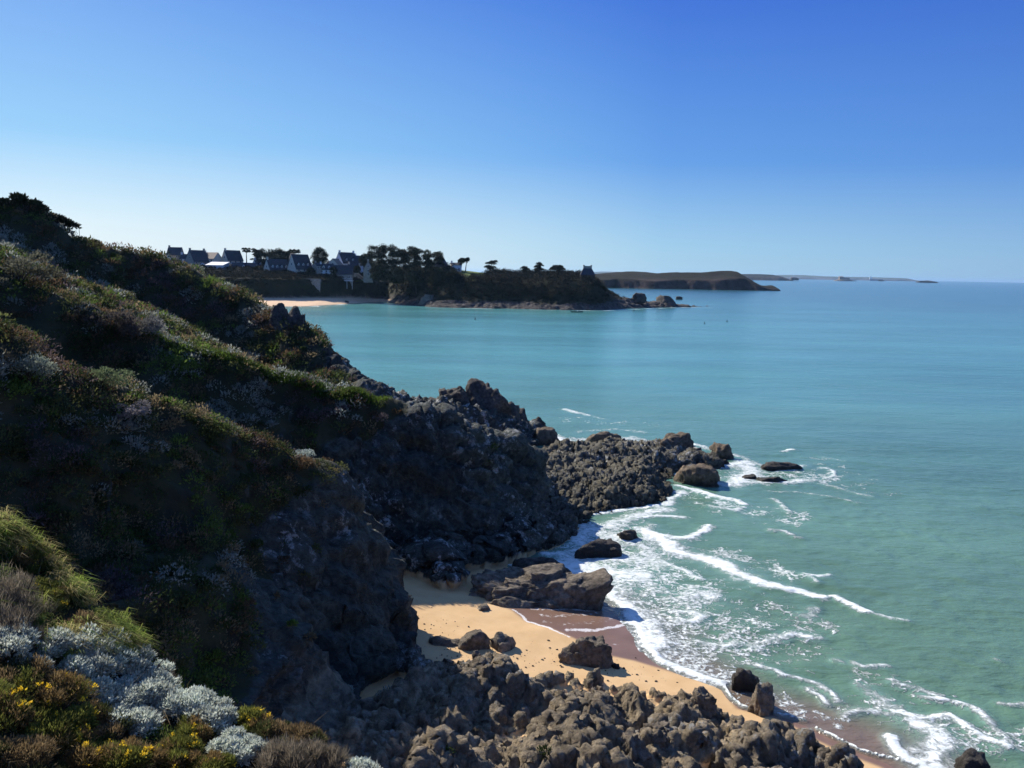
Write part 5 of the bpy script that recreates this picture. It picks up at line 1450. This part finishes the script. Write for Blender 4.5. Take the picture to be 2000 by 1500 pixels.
T = [
 (499, 532, 612, 22, 58, 'thin tall pine with sparse flat tufts rising above the village trees', 'pine'),
 (482, 528, 610, 18, 42, 'palm-like bushy tree left of the thin tall pine', 'palm'),
 (512, 532, 608, 30, 46, 'dark round tree just right of the thin tall pine', 'round'),
 (540, 532, 612, 46, 46, 'broad dark tree behind the white dormered house', 'round'),
 (560, 532, 614, 30, 42, 'dark tree filling the gap left of the tall cream-gabled house', 'round'),
 (576, 520, 620, 24, 30, 'spiky-topped tree behind the thin white gable', 'palm'),
 (624, 530, 594, 34, 45, 'isolated round-crowned tree standing against the sky in the village', 'round'),
 (470, 540, 586, 20, 18, 'low rounded tree in front of the long low-roofed house', 'round'),
 (503, 540, 584, 18, 20, 'dark bush-like tree left of the dormered white house', 'round'),
 (608, 544, 582, 16, 22, 'dark small tree between the tall cream gable and the narrow stone house', 'round'),
 (650, 545, 588, 16, 24, 'dark tree left of the slate-roofed terrace house', 'round'),
 (697, 541, 596, 16, 22, 'rounded tree at the foot of the village lawn', 'round'),
 (716, 530, 612, 30, 36, 'dark tree linking the village to the big pine grove', 'round'),
 (735, 540, 592, 42, 56, 'tall dark pine at the left edge of the big pine grove', 'dense'),
 (757, 540, 596, 40, 58, 'second tall pine from the left in the big pine grove', 'dense'),
 (778, 540, 592, 40, 54, 'third pine of the grove with a flat top', 'dense'),
 (800, 542, 594, 42, 58, 'bushy pine in the middle of the big pine grove', 'dense'),
 (824, 542, 592, 40, 52, 'pine right of the middle of the grove', 'dense'),
 (848, 544, 594, 38, 50, 'rightmost full pine of the big grove above the cliff', 'dense'),
 (740, 560, 572, 40, 44, 'dark tree on the slope below the left of the grove', 'round'),
 (775, 566, 566, 40, 44, 'dark tree low on the slope in front of the grove', 'round'),
 (812, 570, 562, 44, 48, 'bushy dark tree above the pale rock outcrop', 'round'),
 (850, 568, 562, 40, 46, 'dark tree on the cliff slope right of the pale rock outcrop', 'round'),
 (885, 566, 562, 38, 36, 'dark tree on the cliff below the white flat-roofed house', 'round'),
 (900, 535, 598, 26, 30, 'flat-topped leaning pine beside the white flat-roofed house', 'umbrella'),
 (909, 534, 600, 14, 31, 'thin forked pine right of the flat-topped leaning one', 'umbrella'),
 (956, 545, 588, 30, 36, 'layered pine standing above the wood right of the pale field', 'pine'),
 (1023, 545, 585, 24, 26, 'low flat pine barely above the wood on the headland crest', 'pine'),
 (1050, 545, 582, 26, 32, 'tilted pine with a two-tiered crown on the headland crest', 'pine'),
 (1086, 548, 580, 36, 28, 'wide low wind-bent pine nearest the stone watch house', 'umbrella'),
]
for k, (px, pb, Y, wp_, hp, lab, st) in enumerate(T):
    tree(px, pb, Y, wp_, hp, lab, 500 + k * 13, st, lean=0.08 if st in ('pine', 'umbrella') else 0.0, dens=1.3)

# wood and scrub that cover the headland as one mass
def far_scatter(n, cond, rad, k, leaf, seed, lift=0.3, colmul=1.0, flat=.8):
    r = np.random.default_rng(seed)
    wv = (cond * (np.gradient(FXg[0])[None, :] * np.gradient(FYg[:, 0])[:, None])).ravel().clip(0); wv = wv / wv.sum()
    idx = r.choice(len(wv), n, p=wv)
    c = np.stack([FXg.ravel()[idx], FYg.ravel()[idx], FZg.ravel()[idx]], 1)
    Rr = r.uniform(rad[0], rad[1], n)
    c[:, 2] += Rr * lift
    kind = fbm(c / 20.0, 3, seed) + r.normal(0, .2, n)
    cols = np.where((kind > .25)[:, None], np.array([[.018, .018, .01]]), np.array([[.008, .012, .007]])) * r.uniform(.6, 1.4, (n, 1)) * colmul
    return mound(c, Rr, k, np.full(n, leaf), cols, seed, flat, .5, .4, .5)
_w = FVEG * (1 - FLAWN) * (FBEACH < .1)
xw0 = W(735, 560, 570)[0]; xw1 = W(1170, 560, 570)[0]
zone = sstep(xw0 - 8, xw0 + 8, FXg) * sstep(xw1 + 10, xw1 - 10, FXg)
o = leaf_obj('wood', [far_scatter(900, _w * zone * (FYg < 606) * (FZg > 6), (2.0, 4.2), 110, .6, 21, .45)], PINE)
tag(o, 'dense dark wood covering the top and slope of the headland', 'wood', kind='stuff')
o = leaf_obj('headland_scrub', [far_scatter(1300, _w * (FXg < xw0 + 10) * (FXg > -230) * (FYg < 600) * (FZg > 11), (.8, 1.6), 80, .5, 24), far_scatter(2600, _w * (FYg < 640) * (FXg > -240), (.8, 2.0), 60, .55, 22)], PINE)
tag(o, 'low dark scrub and ivy hanging over the cliffs of the bay', 'scrub', kind='stuff')

# ------------------------------------------------------------------ boats, buoys, ship and sea fort
def person(name, loc, rz, parent_label, shirt, seed, seated=True):
    me_s = bpy.data.meshes.new('body')
    J = [(0, 0, .05), (0, 0, .3), (0, 0, .55), (0, 0, .68), (0, 0, .86), (.2, 0, .55), (.28, .08, .32), (.22, .28, .2), (-.2, 0, .55), (-.28, .08, .32), (-.22, .28, .2),
         (.1, .05, .0), (.12, .42, .04), (.12, .46, -.36), (-.1, .05, .0), (-.12, .42, .04), (-.12, .46, -.36)]
    E = [(0, 1), (1, 2), (2, 3), (3, 4), (2, 5), (5, 6), (6, 7), (2, 8), (8, 9), (9, 10), (0, 11), (11, 12), (12, 13), (0, 14), (14, 15), (15, 16)]
    rad = [.14, .15, .16, .06, .11, .07, .055, .04, .07, .055, .04, .1, .08, .06, .1, .08, .06]
    me_s.from_pydata(J, E, [])
    o = link(name, me_s, shirt)
    o.modifiers.new('skin', 'SKIN'); 
    for i, v in enumerate(me_s.skin_vertices[0].data): v.radius = (rad[i], rad[i]); v.use_root = (i == 0)
    sb = o.modifiers.new('sub', 'SUBSURF'); sb.levels = 1; sb.render_levels = 1
    o.location = loc; o.rotation_euler = (0, 0, rz); tag(o, parent_label, 'person')
DARKC = mat_simple('dark_cloth', (.04, .05, .07), .9, .1); PALEC = mat_simple('pale_jacket', (.6, .6, .6), .9, .1)
HULL = mat_simple('boat_hull', (.05, .09, .08), .5, .2); HULLW = mat_simple('white_hull', (.75, .76, .78), .5, .05)
def boat(px, py, L, label):
    p = W0(px, py)
    e = empty('motor_boat', (p[0], p[1], 0), .05); tag(e, label, 'boat')
    b = B(); n = 10; P = []
    for i in range(n + 1):
        t = i / n; x = (t - .5) * L; wd = .95 * (1 - max(0, (t - .6) / .4) ** 2) * (1 if t > 0.02 else .85); sh = .55 + .35 * max(0, t - .5) ** 1.5 * 2
        P += [(x, -wd, sh), (x * .97, -wd * .6, -.15), (x * .97, wd * .6, -.15), (x, wd, sh), (x, wd - .1, sh), (x * .97, 0, .1), (x, -wd + .1, sh)]
    Fq = []
    for i in range(n):
        for j in range(7): Fq.append((i * 7 + j, i * 7 + (j + 1) % 7, (i + 1) * 7 + (j + 1) % 7, (i + 1) * 7 + j))
    Fq += [tuple(range(7)), tuple(range(n * 7, n * 7 + 7))]
    b.poly(P, Fq).done('hull', HULL, e)
    for x in (-L * .25, 0, L * .2): B().box(x - .15, x + .15, -.8, .8, .35, .42).done('seat', HULLW, e)
    B().box(-L / 2 - .3, -L / 2 + .05, -.18, .18, .2, 1.0).done('outboard_motor', DARKC, e)
    return p
p = boat(1127, 610, 7.0, 'small open boat carrying people off the headland')
person('person', (p[0] - 1.7, p[1], .45), -1.5, 'person in dark clothes seated at the stern of the small boat', DARKC, 1)
person('person', (p[0] + 0.1, p[1], .45), -1.4, 'person in a pale jacket seated amidships in the small boat', PALEC, 2)
person('person', (p[0] + 1.5, p[1], .45), 1.5, 'person in dark clothes seated near the bow of the small boat', DARKC, 3)
def buoy(px, py, label, s=1.0):
    p = W0(px, py); bm = bmesh.new()
    bmesh.ops.create_uvsphere(bm, u_segments=12, v_segments=8, radius=.55 * s); bmesh.ops.create_cone(bm, segments=8, radius1=.12, radius2=.05, depth=1.2 * s, cap_ends=True, matrix=Matrix.Translation((0, 0, .9 * s)))
    me = bpy.data.meshes.new('buoy'); bm.to_mesh(me); bm.free()
    o = link('buoy', me, DARKC); o.location = (p[0], p[1], .15); tag(o, label, 'buoy')
buoy(1238, 607.5, 'dark mooring buoy right of the small boat near the headland point', .8)
buoy(1376, 632, 'dark buoy on open water, the left of a nearby pair', .55)
buoy(1420, 628, 'dark buoy on open water, the right of a nearby pair', .6)
buoy(928, 624, 'lone tiny buoy in the bay below the wooded headland', .7)
# ship
p = W0(1711, 548.6); s = p[1] / F
e = empty('ship', (p[0], p[1], 0)); tag(e, 'grey ship with a white bridge at its left end far out on the horizon', 'ship')
L = 26 * s; hh = 3 * s
B().poly([(-L / 2, -9, hh), (L / 2, -4, hh * 1.1), (L / 2, 4, hh * 1.1), (-L / 2, 9, hh), (-L / 2 + 6, -7, -2), (L / 2 - 14, -3, -2), (L / 2 - 14, 3, -2), (-L / 2 + 6, 7, -2)],
         [(0, 1, 2, 3), (7, 6, 5, 4), (0, 4, 5, 1), (1, 5, 6, 2), (2, 6, 7, 3), (3, 7, 4, 0)]).done('hull', mat_simple('ship_grey', (.12, .16, .22), .6, .1), e)
B().box(-L / 2 + 3, -L / 2 + 5 * s, -6, 6, hh, hh + 3.2 * s).box(-L / 2 + 5, -L / 2 + 3.4 * s, -5, 5, hh + 3.2 * s, hh + 4.4 * s).done('bridge', HULLW, e)
B().box(-L / 2 + 2 * s, -L / 2 + 2.7 * s, -2, 2, hh + 4.4 * s, hh + 5.6 * s).done('funnel', mat_simple('ship_grey_dark', (.1, .1, .12), .6, .1), e)
# fort on its rock
p = W0(1648, 549.0); s = p[1] / F
e = empty('sea_fort', (p[0], p[1], 0)); tag(e, 'ruined square stone fort on a rock far out at sea', 'fort')
link('rock_base', rock_mesh(34 * s, 20 * s, 3.2 * s, 88, 4, .1), ROCK_G, e)
b = B(); h0, h1 = 1.0 * s, 7.6 * s
b.box(-9.5 * s, -2 * s, -4 * s, 4 * s, h0, h1 + .6 * s).box(-2 * s, 9.5 * s, -4.3 * s, 4.3 * s, h0, h1 - 1.0 * s)
for k in range(5): b.box((-9.3 + k * 3.9) * s, (-8.1 + k * 3.9) * s, -4.1 * s, -3 * s, h1 - 1 * s, h1 + (.9 * s if k < 2 else -.5 * s))
b.done('wall', mat_simple('fort_stone', (.2, .15, .11), .9, .3, .02), e)
b = B(); b.poly([(-9.9 * s, -4.4 * s, h1 + .62 * s), (-1.7 * s, -4.4 * s, h1 + .62 * s), (-1.7 * s, 4.4 * s, h1 + .62 * s), (-9.9 * s, 4.4 * s, h1 + .62 * s), (-9 * s, 0, h1 + 1.6 * s), (-2.6 * s, 0, h1 + 1.6 * s)],
       [(3, 2, 1, 0), (0, 1, 5, 4), (1, 2, 5), (2, 3, 4, 5), (3, 0, 4)]).done('roof', TILE, e)
for k in range(4):
    B().box((-8.6 + k * 4.6) * s, (-7.8 + k * 4.6) * s, -4.5 * s, -4.31 * s, 3.4 * s, 4.9 * s).done('embrasure', GLASS, e)
# ------------------------------------------------------------------ sea haze
HZ = True
if HZ:
    o = B().box(-30000, 30000, -800, 44000, -40, 95).done('haze', None)
    hm = bpy.data.materials.new('haze_air'); hm.use_nodes = True
    t = hm.node_tree; t.nodes.clear()
    ho = t.nodes.new('ShaderNodeOutputMaterial'); hv = t.nodes.new('ShaderNodeVolumePrincipled')
    hv.inputs['Color'].default_value = (0.42, 0.68, 1.0, 1); hv.inputs['Density'].default_value = 2.3e-5
    hv.inputs['Anisotropy'].default_value = 0.3
    t.links.new(hv.outputs[0], ho.inputs['Volume'])
    o.data.materials.append(hm)
    tag(o, 'thin blue sea haze over the distance', kind='stuff')
